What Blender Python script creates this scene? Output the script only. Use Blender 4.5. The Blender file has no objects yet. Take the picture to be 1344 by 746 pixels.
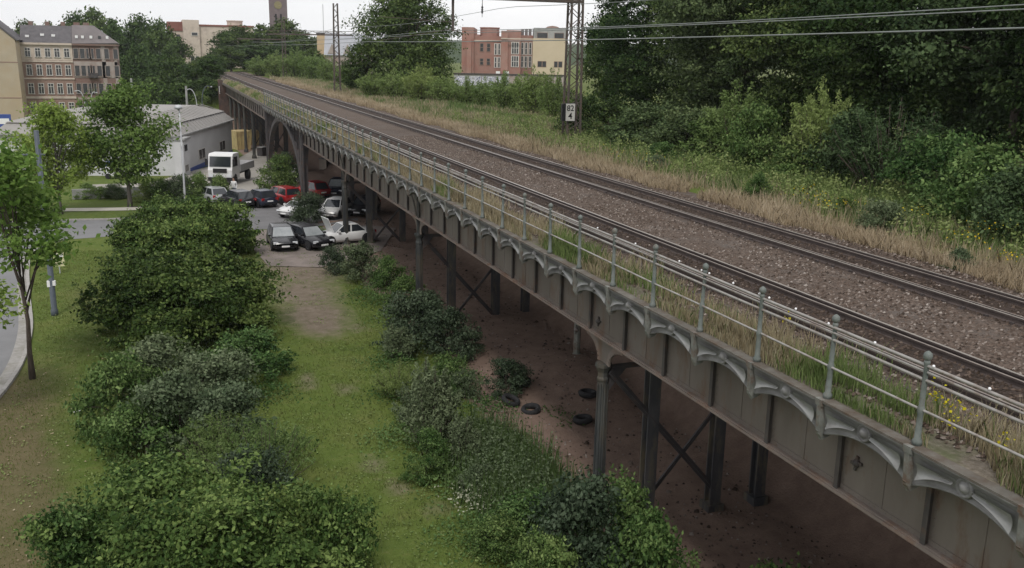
import bpy, math, random
import numpy as np
from mathutils import Vector, Matrix, noise

# ------------------------------------------------------------------ camera
sc = bpy.context.scene
F_PX, YAW, PITCH, ROLL = 1226.4, 0.3588, 0.2408, 0.01925
CAM = np.array([-10.04, 0.0, 11.873])
_f = np.array([math.sin(YAW)*math.cos(PITCH), math.cos(YAW)*math.cos(PITCH), -math.sin(PITCH)])
_r = np.array([math.cos(YAW), -math.sin(YAW), 0.0]); _u = np.cross(_r, _f)
RT = math.cos(ROLL)*_r + math.sin(ROLL)*_u
UP = -math.sin(ROLL)*_r + math.cos(ROLL)*_u
FW = _f
cd = bpy.data.cameras.new('camera'); cam = bpy.data.objects.new('camera', cd)
sc.collection.objects.link(cam)
cam.matrix_world = Matrix(((RT[0], UP[0], -FW[0], CAM[0]), (RT[1], UP[1], -FW[1], CAM[1]),
                           (RT[2], UP[2], -FW[2], CAM[2]), (0, 0, 0, 1)))
cd.sensor_fit = 'HORIZONTAL'; cd.angle = 2*math.atan(672/F_PX)
cd.clip_start = 0.2; cd.clip_end = 6000
sc.camera = cam

# ------------------------------------------------------------------ sky, sun, exposure
SUN_EL, SUN_AZ = math.radians(52), math.radians(205)     # azimuth measured from +Y towards +X
w = bpy.data.worlds.new('World'); sc.world = w; w.use_nodes = True
nt = w.node_tree; nt.nodes.clear()
def nn(t, **k):
    n = nt.nodes.new(t)
    for a, b in k.items(): setattr(n, a, b)
    return n
sky = nn('ShaderNodeTexSky', sky_type='NISHITA', sun_disc=False, sun_elevation=SUN_EL, sun_rotation=SUN_AZ)
tc = nn('ShaderNodeTexCoord')
mp = nn('ShaderNodeMapping'); mp.inputs['Scale'].default_value = (1, 1, 3.2)
nz = nn('ShaderNodeTexNoise'); nz.inputs['Scale'].default_value = 2.2; nz.inputs['Detail'].default_value = 6
nz.inputs['Roughness'].default_value = .55
rp = nn('ShaderNodeValToRGB')
rp.color_ramp.elements[0].position = .3; rp.color_ramp.elements[0].color = (7.7, 7.8, 8.0, 1)
rp.color_ramp.elements[1].position = .68; rp.color_ramp.elements[1].color = (9.3, 9.2, 9.2, 1)
mx = nn('ShaderNodeMixRGB'); mx.inputs[0].default_value = .95
bg = nn('ShaderNodeBackground'); bg.inputs[1].default_value = .108
wo = nn('ShaderNodeOutputWorld')
L = nt.links.new
L(tc.outputs['Generated'], mp.inputs[0]); L(mp.outputs[0], nz.inputs[0]); L(nz.outputs[0], rp.inputs[0])
L(sky.outputs[0], mx.inputs[1]); L(rp.outputs[0], mx.inputs[2]); L(mx.outputs[0], bg.inputs[0]); L(bg.outputs[0], wo.inputs[0])
sd = bpy.data.lights.new('sun', 'SUN'); sd.energy = 1.5; sd.angle = math.radians(10); sd.color = (1, .96, .9)
so = bpy.data.objects.new('sun', sd); sc.collection.objects.link(so)
_sv = Vector((math.sin(SUN_AZ)*math.cos(SUN_EL), math.cos(SUN_AZ)*math.cos(SUN_EL), math.sin(SUN_EL)))
so.rotation_euler = (-_sv).to_track_quat('-Z', 'Y').to_euler(); so.location = (-30, -30, 60)
sc.view_settings.view_transform = 'Standard'; sc.view_settings.look = 'None'
sc.view_settings.exposure = 0.18; sc.view_settings.gamma = 1
sc.cycles.use_denoising = True
sc.cycles.max_bounces = 6; sc.cycles.transparent_max_bounces = 4; sc.cycles.volume_bounces = 0
sc.cycles.diffuse_bounces = 2; sc.cycles.glossy_bounces = 2; sc.cycles.transmission_bounces = 3
sc.cycles.caustics_reflective = False; sc.cycles.caustics_refractive = False

# ------------------------------------------------------------------ helpers
random.seed(7); RNG = np.random.default_rng(7)
col = sc.collection
def ray(px, py): return FW + (px-672)/F_PX*RT - (py-373)/F_PX*UP
def at(px, py, d): return CAM + d*ray(px, py)                    # point at depth d along a pixel's ray
def ony(px, py, Y): r = ray(px, py); return CAM + r*((Y-CAM[1])/r[1])
def onx(px, py, X): r = ray(px, py); return CAM + r*((X-CAM[0])/r[0])
def ss(a, b, x):
    t = np.clip((x-a)/(b-a), 0, 1); return t*t*(3-2*t)
def ground_h(X, Y):
    base = -np.clip((Y-85)*.034, 0, 4.0) - .75*ss(-1.2, 1.2, X)*ss(33, 24, Y)
    e = ss(6.0, 10.5, X)
    e = np.maximum(e, ss(160, 172, Y)*ss(-9, -1.5, X))
    top = 6.40 - 3.2*ss(30, 48, X)*ss(75, 110, Y)
    return base*(1-e) + top*e
def gp(px, py, lift=0.0):
    r = ray(px, py); t = 3.0
    while t < 2500:
        p = CAM + t*r
        if p[2] < ground_h(p[0], p[1]): break
        t += .05 if t < 150 else .4
    return np.array([p[0], p[1], ground_h(p[0], p[1]) + lift])

class MB:
    def __init__(s): s.v = []; s.f = []
    def add(s, vs, fs):
        o = len(s.v); s.v += [tuple(map(float, p)) for p in vs]; s.f += [tuple(o+i for i in f) for f in fs]; return s
    def box(s, x0, x1, y0, y1, z0, z1):
        return s.add([(x0,y0,z0),(x1,y0,z0),(x1,y1,z0),(x0,y1,z0),(x0,y0,z1),(x1,y0,z1),(x1,y1,z1),(x0,y1,z1)],
                     [(0,3,2,1),(4,5,6,7),(0,1,5,4),(1,2,6,5),(2,3,7,6),(3,0,4,7)])
    def bar(s, p, q, w, h, up=(0,0,1)):
        p = Vector(p); q = Vector(q); d = (q-p).normalized(); u = Vector(up)
        if abs(d.dot(u)) > .98: u = Vector((1,0,0))
        a = d.cross(u).normalized()*(w/2); b = a.cross(d).normalized()*(h/2)
        vs = [p-a-b, p+a-b, p+a+b, p-a+b, q-a-b, q+a-b, q+a+b, q-a+b]
        return s.add(vs, [(0,1,2,3),(4,7,6,5),(0,4,5,1),(1,5,6,2),(2,6,7,3),(3,7,4,0)])
    def tube(s, pts, rad, n=8, caps=True):
        pts = [Vector(p) for p in pts]
        if not hasattr(rad, '__len__'): rad = [rad]*len(pts)
        o = len(s.v); a = None
        for i, p in enumerate(pts):
            d = (pts[min(i+1, len(pts)-1)] - pts[max(i-1, 0)]).normalized()
            if a is None:
                a = d.orthogonal().normalized()
            else:
                a = (a - d*a.dot(d)).normalized()
            b = d.cross(a)
            for k in range(n):
                t = 2*math.pi*k/n
                s.v.append(tuple(p + (a*math.cos(t)+b*math.sin(t))*rad[i]))
        for i in range(len(pts)-1):
            for k in range(n):
                s.f.append((o+i*n+k, o+i*n+(k+1)%n, o+(i+1)*n+(k+1)%n, o+(i+1)*n+k))
        if caps:
            s.f.append(tuple(o+k for k in range(n))[::-1]); s.f.append(tuple(o+(len(pts)-1)*n+k for k in range(n)))
        return s
    def lathe(s, prof, n=10, c=(0,0,0), ax='z'):
        o = len(s.v)
        for r, z in prof:
            for k in range(n):
                t = 2*math.pi*(k+.5)/n
                p = (r*math.cos(t), r*math.sin(t), z)
                if ax == 'x': p = (z, p[0], p[1])
                if ax == 'y': p = (p[0], z, p[1])
                s.v.append((p[0]+c[0], p[1]+c[1], p[2]+c[2]))
        for i in range(len(prof)-1):
            for k in range(n):
                s.f.append((o+i*n+k, o+i*n+(k+1)%n, o+(i+1)*n+(k+1)%n, o+(i+1)*n+k))
        s.f.append(tuple(o+k for k in range(n))[::-1]); s.f.append(tuple(o+(len(prof)-1)*n+k for k in range(n)))
        return s
    def prism(s, poly, axis, a0, a1):
        """poly = list of 2D points; axis = 'x','y','z' extrude direction"""
        def m(p, a):
            return {'x': (a, p[0], p[1]), 'y': (p[0], a, p[1]), 'z': (p[0], p[1], a)}[axis]
        n = len(poly); vs = [m(p, a0) for p in poly] + [m(p, a1) for p in poly]
        fs = [tuple(range(n))[::-1], tuple(range(n, 2*n))] + [(i, (i+1)%n, n+(i+1)%n, n+i) for i in range(n)]
        return s.add(vs, fs)
    def sweep(s, prof, pts):
        """open profile ring (list of 2D: side, up) swept along horizontal path"""
        n = len(prof); o = len(s.v); pts = [Vector(p) for p in pts]
        for i, p in enumerate(pts):
            d = pts[min(i+1, len(pts)-1)] - pts[max(i-1, 0)]; d.z = 0; d.normalize()
            a = Vector((d.y, -d.x, 0))
            for q in prof: s.v.append(tuple(p + a*q[0] + Vector((0,0,q[1]))))
        for i in range(len(pts)-1):
            for k in range(n):
                s.f.append((o+i*n+k, o+(i+1)*n+k, o+(i+1)*n+(k+1)%n, o+i*n+(k+1)%n))
        s.f.append(tuple(o+k for k in range(n))); s.f.append(tuple(o+(len(pts)-1)*n+k for k in range(n))[::-1])
        return s
    def mesh(s, name, mat=None, smooth=False):
        me = bpy.data.meshes.new(name); me.from_pydata(s.v, [], s.f)
        me.validate(clean_customdata=False)
        import bmesh
        bm = bmesh.new(); bm.from_mesh(me); bmesh.ops.recalc_face_normals(bm, faces=bm.faces); bm.to_mesh(me); bm.free()
        if mat: me.materials.append(mat)
        if smooth: me.polygons.foreach_set('use_smooth', [True]*len(me.polygons))
        me.update(); return me
    def obj(s, name, mat, parent=None, smooth=False, **k):
        return O(name, s.mesh(name, mat, smooth), parent, **k)
def tag(o, label=None, cat=None, group=None, kind=None):
    if label: o['label'] = label
    if cat: o['category'] = cat
    if group: o['group'] = group
    if kind: o['kind'] = kind
    return o
def O(name, me, parent=None, loc=(0,0,0), rot=(0,0,0), scale=(1,1,1), **t):
    o = bpy.data.objects.new(name, me); col.objects.link(o); o.parent = parent
    o.location = loc; o.rotation_euler = rot; o.scale = scale
    return tag(o, **t)
def E(name, loc=(0,0,0), rz=0, scale=(1,1,1), **t):
    o = bpy.data.objects.new(name, None); col.objects.link(o); o.empty_display_size = .2
    o.location = loc; o.rotation_euler = (0,0,rz); o.scale = scale
    return tag(o, **t)

# ------------------------------------------------------------------ materials
def pm(name, c1, c2=None, scale=3., rough=.7, bump=0., metal=0., spec=.3, stretch=(1,1,1), c3=None, s3=.6, t3=.62, bscale=None, detail=6, w3=.12):
    m = bpy.data.materials.new(name); m.use_nodes = True; t = m.node_tree; b = t.nodes['Principled BSDF']
    b.inputs['Roughness'].default_value = rough; b.inputs['Metallic'].default_value = metal
    b.inputs['Specular IOR Level'].default_value = spec
    if c2 is None: c2 = tuple(x*.8 for x in c1)
    g = t.nodes.new('ShaderNodeNewGeometry'); mpn = t.nodes.new('ShaderNodeMapping'); mpn.inputs['Scale'].default_value = stretch
    t.links.new(g.outputs['Position'], mpn.inputs[0])
    n = t.nodes.new('ShaderNodeTexNoise'); n.inputs['Scale'].default_value = scale; n.inputs['Detail'].default_value = detail
    n.inputs['Roughness'].default_value = .6
    t.links.new(mpn.outputs[0], n.inputs[0])
    r = t.nodes.new('ShaderNodeValToRGB'); r.color_ramp.elements[0].position = .32; r.color_ramp.elements[1].position = .68
    r.color_ramp.elements[0].color = (*c1, 1); r.color_ramp.elements[1].color = (*c2, 1)
    t.links.new(n.outputs[0], r.inputs[0]); out = r.outputs[0]
    if c3:
        n3 = t.nodes.new('ShaderNodeTexNoise'); n3.inputs['Scale'].default_value = s3; n3.inputs['Detail'].default_value = 8
        n3.inputs['Roughness'].default_value = .7
        t.links.new(mpn.outputs[0], n3.inputs[0])
        mr = t.nodes.new('ShaderNodeMapRange'); mr.inputs[1].default_value = t3-w3; mr.inputs[2].default_value = t3+w3
        t.links.new(n3.outputs[0], mr.inputs[0])
        mi = t.nodes.new('ShaderNodeMixRGB'); t.links.new(mr.outputs[0], mi.inputs[0])
        t.links.new(out, mi.inputs[1]); mi.inputs[2].default_value = (*c3, 1); out = mi.outputs[0]
    t.links.new(out, b.inputs['Base Color'])
    if bump:
        nb = t.nodes.new('ShaderNodeTexNoise'); nb.inputs['Scale'].default_value = bscale or scale*3; nb.inputs['Detail'].default_value = 5
        t.links.new(g.outputs['Position'], nb.inputs[0])
        bp = t.nodes.new('ShaderNodeBump'); bp.inputs['Strength'].default_value = bump; bp.inputs['Distance'].default_value = .05
        t.links.new(nb.outputs[0], bp.inputs['Height']); t.links.new(bp.outputs[0], b.inputs['Normal'])
    return m
def leafmat(name, dark, mid, light, transl=.22):
    m = bpy.data.materials.new(name); m.use_nodes = True; t = m.node_tree; b = t.nodes['Principled BSDF']
    b.inputs['Roughness'].default_value = .6; b.inputs['Specular IOR Level'].default_value = .07
    a = t.nodes.new('ShaderNodeAttribute'); a.attribute_name = 'tint'
    oi = t.nodes.new('ShaderNodeObjectInfo')
    r = t.nodes.new('ShaderNodeValToRGB'); e = r.color_ramp.elements
    e[0].position = 0; e[0].color = (*dark, 1); e[1].position = 1; e[1].color = (*light, 1)
    k = e.new(.5); k.color = (*mid, 1)
    t.links.new(a.outputs['Fac'], r.inputs[0])
    hs = t.nodes.new('ShaderNodeHueSaturation')
    ma = t.nodes.new('ShaderNodeMapRange'); ma.inputs[3].default_value = .482; ma.inputs[4].default_value = .515
    mv = t.nodes.new('ShaderNodeMapRange'); mv.inputs[3].default_value = 1.15; mv.inputs[4].default_value = .82
    t.links.new(oi.outputs['Random'], ma.inputs[0]); t.links.new(oi.outputs['Random'], mv.inputs[0])
    t.links.new(ma.outputs[0], hs.inputs['Hue']); t.links.new(mv.outputs[0], hs.inputs['Value'])
    t.links.new(r.outputs[0], hs.inputs['Color'])
    t.links.new(hs.outputs[0], b.inputs['Base Color'])
    tr = t.nodes.new('ShaderNodeBsdfTranslucent'); t.links.new(hs.outputs[0], tr.inputs[0])
    mxs = t.nodes.new('ShaderNodeMixShader'); mxs.inputs[0].default_value = transl
    t.links.new(b.outputs[0], mxs.inputs[1]); t.links.new(tr.outputs[0], mxs.inputs[2])
    t.links.new(mxs.outputs[0], t.nodes['Material Output'].inputs[0])
    return m
MT = {}
MT['girder'] = pm('girder_paint', (.112,.096,.084), (.155,.135,.119), 1.1, .55, .10, stretch=(1,1,.35), c3=(.11,.068,.047), s3=1.6, t3=.59, w3=.07)
MT['flange'] = pm('flange_rust', (.16,.135,.12), (.21,.17,.145), 2.2, .7, .2, c3=(.14,.07,.04), s3=2.2, t3=.6)
MT['stiff'] = pm('stiffener_paint', (.052,.047,.047), (.08,.07,.065), 3, .6, .1, c3=(.13,.07,.045), s3=2.5, t3=.66)
MT['cornice'] = pm('cornice_cast_iron', (.165,.165,.165), (.235,.235,.23), 1.6, .45, .12, stretch=(1,.6,1.6), c3=(.09,.085,.085), s3=2.4, t3=.58, w3=.16)
MT['trim'] = pm('pale_green_trim', (.19,.205,.185), (.27,.28,.25), 4, .6, .1, c3=(.14,.078,.048), s3=3.4, t3=.56)
MT['bracket'] = pm('bracket_paint', (.13,.135,.125), (.21,.215,.20), 5, .55, .1, c3=(.11,.062,.04), s3=3.6, t3=.58)
MT['post'] = pm('post_paint', (.10,.12,.112), (.165,.18,.17), 6, .5, .1, c3=(.11,.085,.06), s3=4, t3=.66)
MT['handrail'] = pm('handrail_steel', (.27,.26,.25), (.36,.345,.325), 3, .45, 0, metal=.2, c3=(.17,.11,.08), s3=2.4, t3=.6)
MT['edge'] = pm('edge_beam_mossy', (.10,.092,.08), (.155,.145,.128), 3, .85, .3, c3=(.085,.06,.042), s3=2.2, t3=.55)
MT['column'] = pm('column_paint', (.026,.028,.031), (.066,.07,.068), 3, .5, .1, stretch=(1,1,.25), c3=(.10,.082,.06), s3=2.6, t3=.58)
MT['columnd'] = pm('inner_column_paint', (.045,.047,.055), (.09,.088,.09), 3, .55, .1, stretch=(1,1,.3), c3=(.18,.15,.095), s3=2.4, t3=.6)
MT['brace'] = pm('brace_paint', (.045,.042,.046), (.075,.068,.068), 3, .6, .1, c3=(.11,.06,.04), s3=2.4, t3=.64)
MT['deckunder'] = pm('deck_underside', (.04,.037,.036), (.06,.052,.05), 1.5, .8, .2)
MT['bead'] = pm('bead_white', (.85,.84,.86), (.8,.8,.82), 3, .2, 0, spec=.6)
MT['railhead'] = pm('rail_steel_side', (.055,.043,.040), (.085,.066,.06), 4, .6, .1)
MT['railtop'] = pm('rail_running_surface', (.42,.38,.35), (.50,.46,.42), 4, .35, 0, metal=.5, stretch=(4,.3,1))
MT['sleeper'] = pm('sleeper_wood', (.05,.042,.042), (.085,.07,.065), 5, .85, .3, stretch=(.3,3,1))
MT['ballast'] = pm('ballast_bed', (.042,.031,.024), (.155,.115,.092), 14, .95, 1.0, c3=(.12,.105,.095), s3=.7, t3=.62, bscale=18)
_t = MT['ballast'].node_tree; _g = _t.nodes.new('ShaderNodeNewGeometry'); _sx = _t.nodes.new('ShaderNodeSeparateXYZ'); _t.links.new(_g.outputs['Position'], _sx.inputs[0])
_prev = None
for _c in (2.75, 7.35):
    _a = _t.nodes.new('ShaderNodeMath'); _a.operation = 'SUBTRACT'; _t.links.new(_sx.outputs[0], _a.inputs[0]); _a.inputs[1].default_value = _c
    _b = _t.nodes.new('ShaderNodeMath'); _b.operation = 'ABSOLUTE'; _t.links.new(_a.outputs[0], _b.inputs[0])
    _m = _t.nodes.new('ShaderNodeMapRange'); _m.inputs[1].default_value = 1.25; _m.inputs[2].default_value = .7; _t.links.new(_b.outputs[0], _m.inputs[0])
    if _prev:
        _x = _t.nodes.new('ShaderNodeMath'); _x.operation = 'MAXIMUM'; _t.links.new(_prev, _x.inputs[0]); _t.links.new(_m.outputs[0], _x.inputs[1]); _prev = _x.outputs[0]
    else: _prev = _m.outputs[0]
_bs = _t.nodes['Principled BSDF']; _src = _bs.inputs['Base Color'].links[0].from_socket
_mx = _t.nodes.new('ShaderNodeMixRGB'); _mx.blend_type = 'MULTIPLY'; _mx.inputs[2].default_value = (.42,.38,.37,1); _t.links.new(_prev, _mx.inputs[0]); _t.links.new(_src, _mx.inputs[1]); _t.links.new(_mx.outputs[0], _bs.inputs['Base Color'])   # oil and brake dust stain between the rails
MT['stones'] = pm('ballast_stone', (.15,.10,.085), (.32,.25,.21), 11, .9, .2, c3=(.30,.30,.295), s3=.9, t3=.57)
MT['deckdirt'] = pm('deck_soil', (.10,.082,.06), (.22,.19,.155), 9, .95, .8, c3=(.09,.105,.045), s3=1.1, t3=.55)
MT['asphalt'] = pm('asphalt', (.17,.17,.175), (.20,.20,.205), .7, .85, .15, c3=(.145,.145,.15), s3=.25, t3=.58, bscale=40)
MT['lot'] = pm('parking_asphalt', (.15,.148,.152), (.19,.185,.19), .8, .85, .15, c3=(.13,.128,.13), s3=.35, t3=.56, bscale=40)
MT['yard'] = pm('yard_gravel', (.29,.27,.245), (.36,.335,.305), 1.2, .9, .2, c3=(.22,.21,.18), s3=.3, t3=.58)
MT['lotdirt'] = pm('lot_packed_dirt', (.20,.165,.15), (.26,.22,.20), .9, .9, .3, c3=(.15,.13,.115), s3=.4, t3=.56)
MT['path'] = pm('pale_paving', (.44,.41,.36), (.5,.47,.42), 2, .85, .1)
MT['kerb'] = pm('kerb_granite', (.27,.255,.24), (.36,.345,.33), 5, .8, .2)
MT['gutter'] = pm('gutter_paving', (.26,.25,.235), (.33,.315,.30), 5, .85, .3, c3=(.19,.18,.15), s3=1.2, t3=.57)
MT['bark'] = pm('bark', (.055,.042,.034), (.10,.08,.065), 8, .9, .6, stretch=(1,1,.3))
MT['barkl'] = pm('bark_grey', (.10,.09,.08), (.15,.135,.12), 8, .9, .5, stretch=(1,1,.3))
MT['rubber'] = pm('tyre_rubber', (.018,.018,.02), (.03,.03,.032), 6, .8, .1)
MT['steeld'] = pm('mast_steel', (.065,.057,.052), (.10,.085,.075), 6, .7, .1, c3=(.12,.08,.058), s3=3, t3=.58)
MT['galv'] = pm('galvanised_pole', (.42,.43,.45), (.5,.51,.53), 3, .5, 0, metal=.2)
MT['polepaint'] = pm('blue_grey_pole', (.065,.08,.10), (.095,.11,.13), 4, .5, 0)
MT['wire'] = pm('copper_wire', (.16,.18,.17), (.22,.24,.23), 2, .5, 0)
MT['white'] = pm('white_paint', (.74,.74,.74), (.8,.8,.8), 2, .5, 0)
MT['black'] = pm('black_paint', (.015,.015,.017), (.025,.025,.027), 3, .4, 0)
MT['glass'] = pm('dark_glass', (.02,.024,.03), (.03,.034,.04), 1, .06, 0, spec=.8)
MT['chrome'] = pm('silver_trim', (.5,.5,.52), (.6,.6,.62), 2, .25, 0, metal=.8)
MT['plate'] = pm('number_plate_white', (.75,.75,.75), (.8,.8,.8), 2, .4, 0)
MT['redlamp'] = pm('tail_lamp_red', (.35,.015,.015), (.42,.02,.02), 2, .2, 0, spec=.6)
MT['headlamp'] = pm('headlamp_clear', (.6,.62,.65), (.7,.72,.75), 2, .15, 0, spec=.7)
LF = {}
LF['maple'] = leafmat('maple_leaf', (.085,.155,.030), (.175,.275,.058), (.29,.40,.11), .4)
LF['mapled'] = leafmat('maple_darker_leaf', (.050,.095,.022), (.105,.175,.042), (.19,.275,.080), .3)  # darker green tone of the footpath maple
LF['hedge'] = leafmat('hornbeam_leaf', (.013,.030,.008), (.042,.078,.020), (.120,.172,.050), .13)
LF['hedgey'] = leafmat('hornbeam_yellower_leaf', (.022,.048,.012), (.072,.122,.032), (.180,.245,.074), .16)  # yellower, paler green for the second thicket and the lilac
LF['wood'] = leafmat('wood_leaf', (.013,.030,.010), (.042,.076,.024), (.105,.155,.052), .14)
LF['woodg'] = leafmat('wood_grey_leaf', (.024,.044,.018), (.068,.105,.044), (.135,.185,.082), .14)
LF['far'] = leafmat('distant_leaf', (.026,.050,.016), (.062,.102,.030), (.120,.175,.056), .14)
LF['shrub'] = leafmat('shrub_leaf', (.024,.054,.015), (.080,.140,.042), (.180,.258,.090), .2)
LF['shrubg'] = leafmat('grey_shrub_leaf', (.042,.064,.030), (.105,.142,.075), (.19,.235,.135), .2)
LF['shrubb'] = leafmat('bluish_shrub_leaf', (.022,.036,.020), (.056,.082,.046), (.112,.145,.092), .12)
LF['feather'] = leafmat('sapling_leaf', (.10,.155,.046), (.19,.265,.088), (.29,.37,.145), .4)
LF['straw'] = leafmat('straw_blade', (.26,.205,.13), (.41,.34,.225), (.56,.49,.36), .35)
LF['green'] = leafmat('green_blade', (.085,.135,.040), (.155,.22,.075), (.25,.305,.13), .35)
LF['lawn'] = leafmat('lawn_blade', (.12,.155,.042), (.165,.20,.058), (.23,.25,.095), .45)
LF['yellow'] = leafmat('yellow_petal', (.45,.33,.01), (.62,.48,.02), (.75,.62,.05), .3)
LF['stone'] = leafmat('ballast_stone', (.034,.024,.018), (.115,.084,.067), (.34,.30,.27), 0)
LF['pale'] = leafmat('pale_blossom', (.35,.36,.26), (.48,.48,.36), (.6,.6,.5), .3)

# ------------------------------------------------------------------ ground sheet
def axis_pts(parts):
    o = []
    for a, b, s in parts: o += list(np.arange(a, b, s))
    return np.array(o)
xs = axis_pts([(-2500,-400,150),(-400,-100,25),(-100,-32,4),(-32,14,.5),(14,60,2.5),(60,300,20),(300,2600,180)])
ys = axis_pts([(-600,-20,60),(-20,8,3),(8,90,.5),(90,200,2.),(200,400,10),(400,3200,200)])
GX, GY = np.meshgrid(xs, ys)
H = ground_h(GX, GY)
def vnoise(X, Y, s, seed=0):
    out = np.zeros_like(X)
    f = np.vectorize(lambda a, b: noise.noise((a*s+seed*7.3, b*s-seed*3.1, seed*1.7)))
    return f(X, Y)
near = (GX > -34) & (GX < 14) & (GY > 6) & (GY < 92)
N1 = np.zeros_like(GX); N2 = np.zeros_like(GX); N3 = np.zeros_like(GX)
N1[near] = vnoise(GX[near], GY[near], .9, 1); N2[near] = vnoise(GX[near], GY[near], .22, 2); N3[near] = vnoise(GX[near], GY[near], 2.1, 3)
soil = ss(-1.1, .4, GX + .9*N2 + .5*N1)*(GY > 0)*(1-ss(8.5, 10.2, GX))*(GY < 165)
H += near*(GX > -14.5)*(.03*N1*(1-soil) + soil*(.10*N1 + .05*N3))
for cx, cy, r, hgt in [(gp(715,610)[0], gp(715,610)[1], 1.1, .5), (gp(690,560)[0], gp(690,560)[1], 1.4, .3), (gp(760,500)[0], gp(760,500)[1], 2.2, .35), (gp(900,600)[0]+1, gp(900,600)[1], 1.6, .4)]:
    H += hgt*np.exp(-((GX-cx)**2+(GY-cy)**2)/r**2)
dirt = np.zeros_like(GX)
pc = [gp(395,355), gp(398,385), gp(415,412), gp(420,425)]
for p, r in zip(pc, (2.6, 2.0, 1.7, 1.3)):
    dirt = np.maximum(dirt, np.exp(-(((GX-p[0])/r)**2 + ((GY-p[1])/(r*1.9))**2)))
for (px, py), r in (((403,505),.55), ((405,495),.4), ((455,510),.55), ((520,640),.5), ((575,668),.45), ((470,430),.6), ((330,650),.6), ((490,610),.5)):
    p = gp(px, py); dirt = np.maximum(dirt, .62*np.exp(-((GX-p[0])**2/r**2 + (GY-p[1])**2/(r*1.6)**2)))
dry = ss(-12.3, -15, GX + 1.6*N2)*ss(42, 30, GY)*.9 + .35*np.exp(-(((GX-gp(110,395)[0])/1.5)**2 + ((GY-gp(110,395)[1])/4)**2))
dry = np.clip(dry + .35*ss(9, 13, GX) + (.14+.25*N2)*ss(-9.5, -11.5, GX)*(GY < 64), 0, 1)
nx, ny = len(xs), len(ys)
gm = bpy.data.meshes.new('ground')
idx = np.arange(nx*ny).reshape(ny, nx)
quads = np.stack([idx[:-1,:-1], idx[:-1,1:], idx[1:,1:], idx[1:,:-1]], -1).reshape(-1, 4)
def np_mesh(me, V, Q):
    n = Q.shape[1]
    me.vertices.add(len(V)); me.vertices.foreach_set('co', V.astype(np.float32).ravel())
    me.loops.add(Q.size); me.loops.foreach_set('vertex_index', Q.astype(np.int32).ravel())
    me.polygons.add(len(Q)); me.polygons.foreach_set('loop_start', np.arange(0, Q.size, n, dtype=np.int32))
    me.polygons.foreach_set('loop_total', np.full(len(Q), n, dtype=np.int32))
    me.update(calc_edges=True)
np_mesh(gm, np.stack([GX, GY, H], -1).reshape(-1, 3), quads)
gm.polygons.foreach_set('use_smooth', [True]*len(gm.polygons))
for nm, A in (('soil', soil), ('dirt', dirt), ('dry', dry)):
    a = gm.attributes.new(nm, 'FLOAT', 'POINT'); a.data.foreach_set('value', A.astype(np.float32).ravel())
def ground_mat():
    m = bpy.data.materials.new('lawn_and_soil'); m.use_nodes = True; t = m.node_tree; b = t.nodes['Principled BSDF']
    b.inputs['Roughness'].default_value = .95; b.inputs['Specular IOR Level'].default_value = .1
    g = t.nodes.new('ShaderNodeNewGeometry')
    def nse(s, d=6, r=.6):
        n = t.nodes.new('ShaderNodeTexNoise'); n.inputs['Scale'].default_value = s; n.inputs['Detail'].default_value = d; n.inputs['Roughness'].default_value = r
        t.links.new(g.outputs['Position'], n.inputs[0]); return n.outputs[0]
    def ramp(src, cs):
        r = t.nodes.new('ShaderNodeValToRGB'); e = r.color_ramp.elements
        e[0].position, e[0].color = cs[0][0], (*cs[0][1], 1); e[1].position, e[1].color = cs[-1][0], (*cs[-1][1], 1)
        for p, c in cs[1:-1]: q = e.new(p); q.color = (*c, 1)
        t.links.new(src, r.inputs[0]); return r.outputs[0]
    def mix(f, a, b_):
        x = t.nodes.new('ShaderNodeMixRGB'); t.links.new(f, x.inputs[0]); t.links.new(a, x.inputs[1]); t.links.new(b_, x.inputs[2]); return x.outputs[0]
    def mask(attr, nsrc, amt, lo, hi):
        a = t.nodes.new('ShaderNodeAttribute'); a.attribute_name = attr
        m1 = t.nodes.new('ShaderNodeMath'); m1.operation = 'MULTIPLY_ADD'; t.links.new(nsrc, m1.inputs[0]); m1.inputs[1].default_value = amt
        t.links.new(a.outputs['Fac'], m1.inputs[2])
        r = t.nodes.new('ShaderNodeMapRange'); r.inputs[1].default_value = lo+amt*.5; r.inputs[2].default_value = hi+amt*.5
        t.links.new(m1.outputs[0], r.inputs[0]); return r.outputs[0]
    n_lo, n_mid, n_hi = nse(.35, 8, .65), nse(2.2, 8, .7), nse(13, 5, .7)
    grass = mix(n_hi, ramp(n_lo, [(.3,(.070,.108,.022)),(.5,(.100,.138,.030)),(.7,(.145,.152,.048))]),
                ramp(n_mid, [(.3,(.050,.078,.017)),(.55,(.105,.14,.034)),(.75,(.185,.175,.07))]))
    dryc = mix(n_hi, ramp(n_mid, [(.3,(.10,.088,.042)),(.7,(.155,.130,.072))]), ramp(n_lo, [(.35,(.078,.082,.030)),(.65,(.145,.115,.066))]))
    dirtc = ramp(n_mid, [(.3,(.13,.105,.078)),(.7,(.225,.185,.145))])
    soilc = mix(n_hi, ramp(n_lo, [(.3,(.19,.132,.106)),(.7,(.26,.188,.152))]), ramp(n_mid, [(.3,(.12,.083,.067)),(.7,(.28,.205,.166))]))
    c = mix(mask('dry', n_mid, .7, .25, .75), grass, dryc)
    c = mix(mask('dirt', n_mid, .9, .22, .85), c, dirtc)
    c = mix(mask('soil', n_mid, .5, .35, .6), c, soilc)
    t.links.new(c, b.inputs['Base Color'])
    bp = t.nodes.new('ShaderNodeBump'); bp.inputs['Strength'].default_value = .6; bp.inputs['Distance'].default_value = .08
    t.links.new(n_hi, bp.inputs['Height']); t.links.new(bp.outputs[0], b.inputs['Normal'])
    return m
gm.materials.append(ground_mat())
O('ground', gm, kind='structure')

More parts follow.
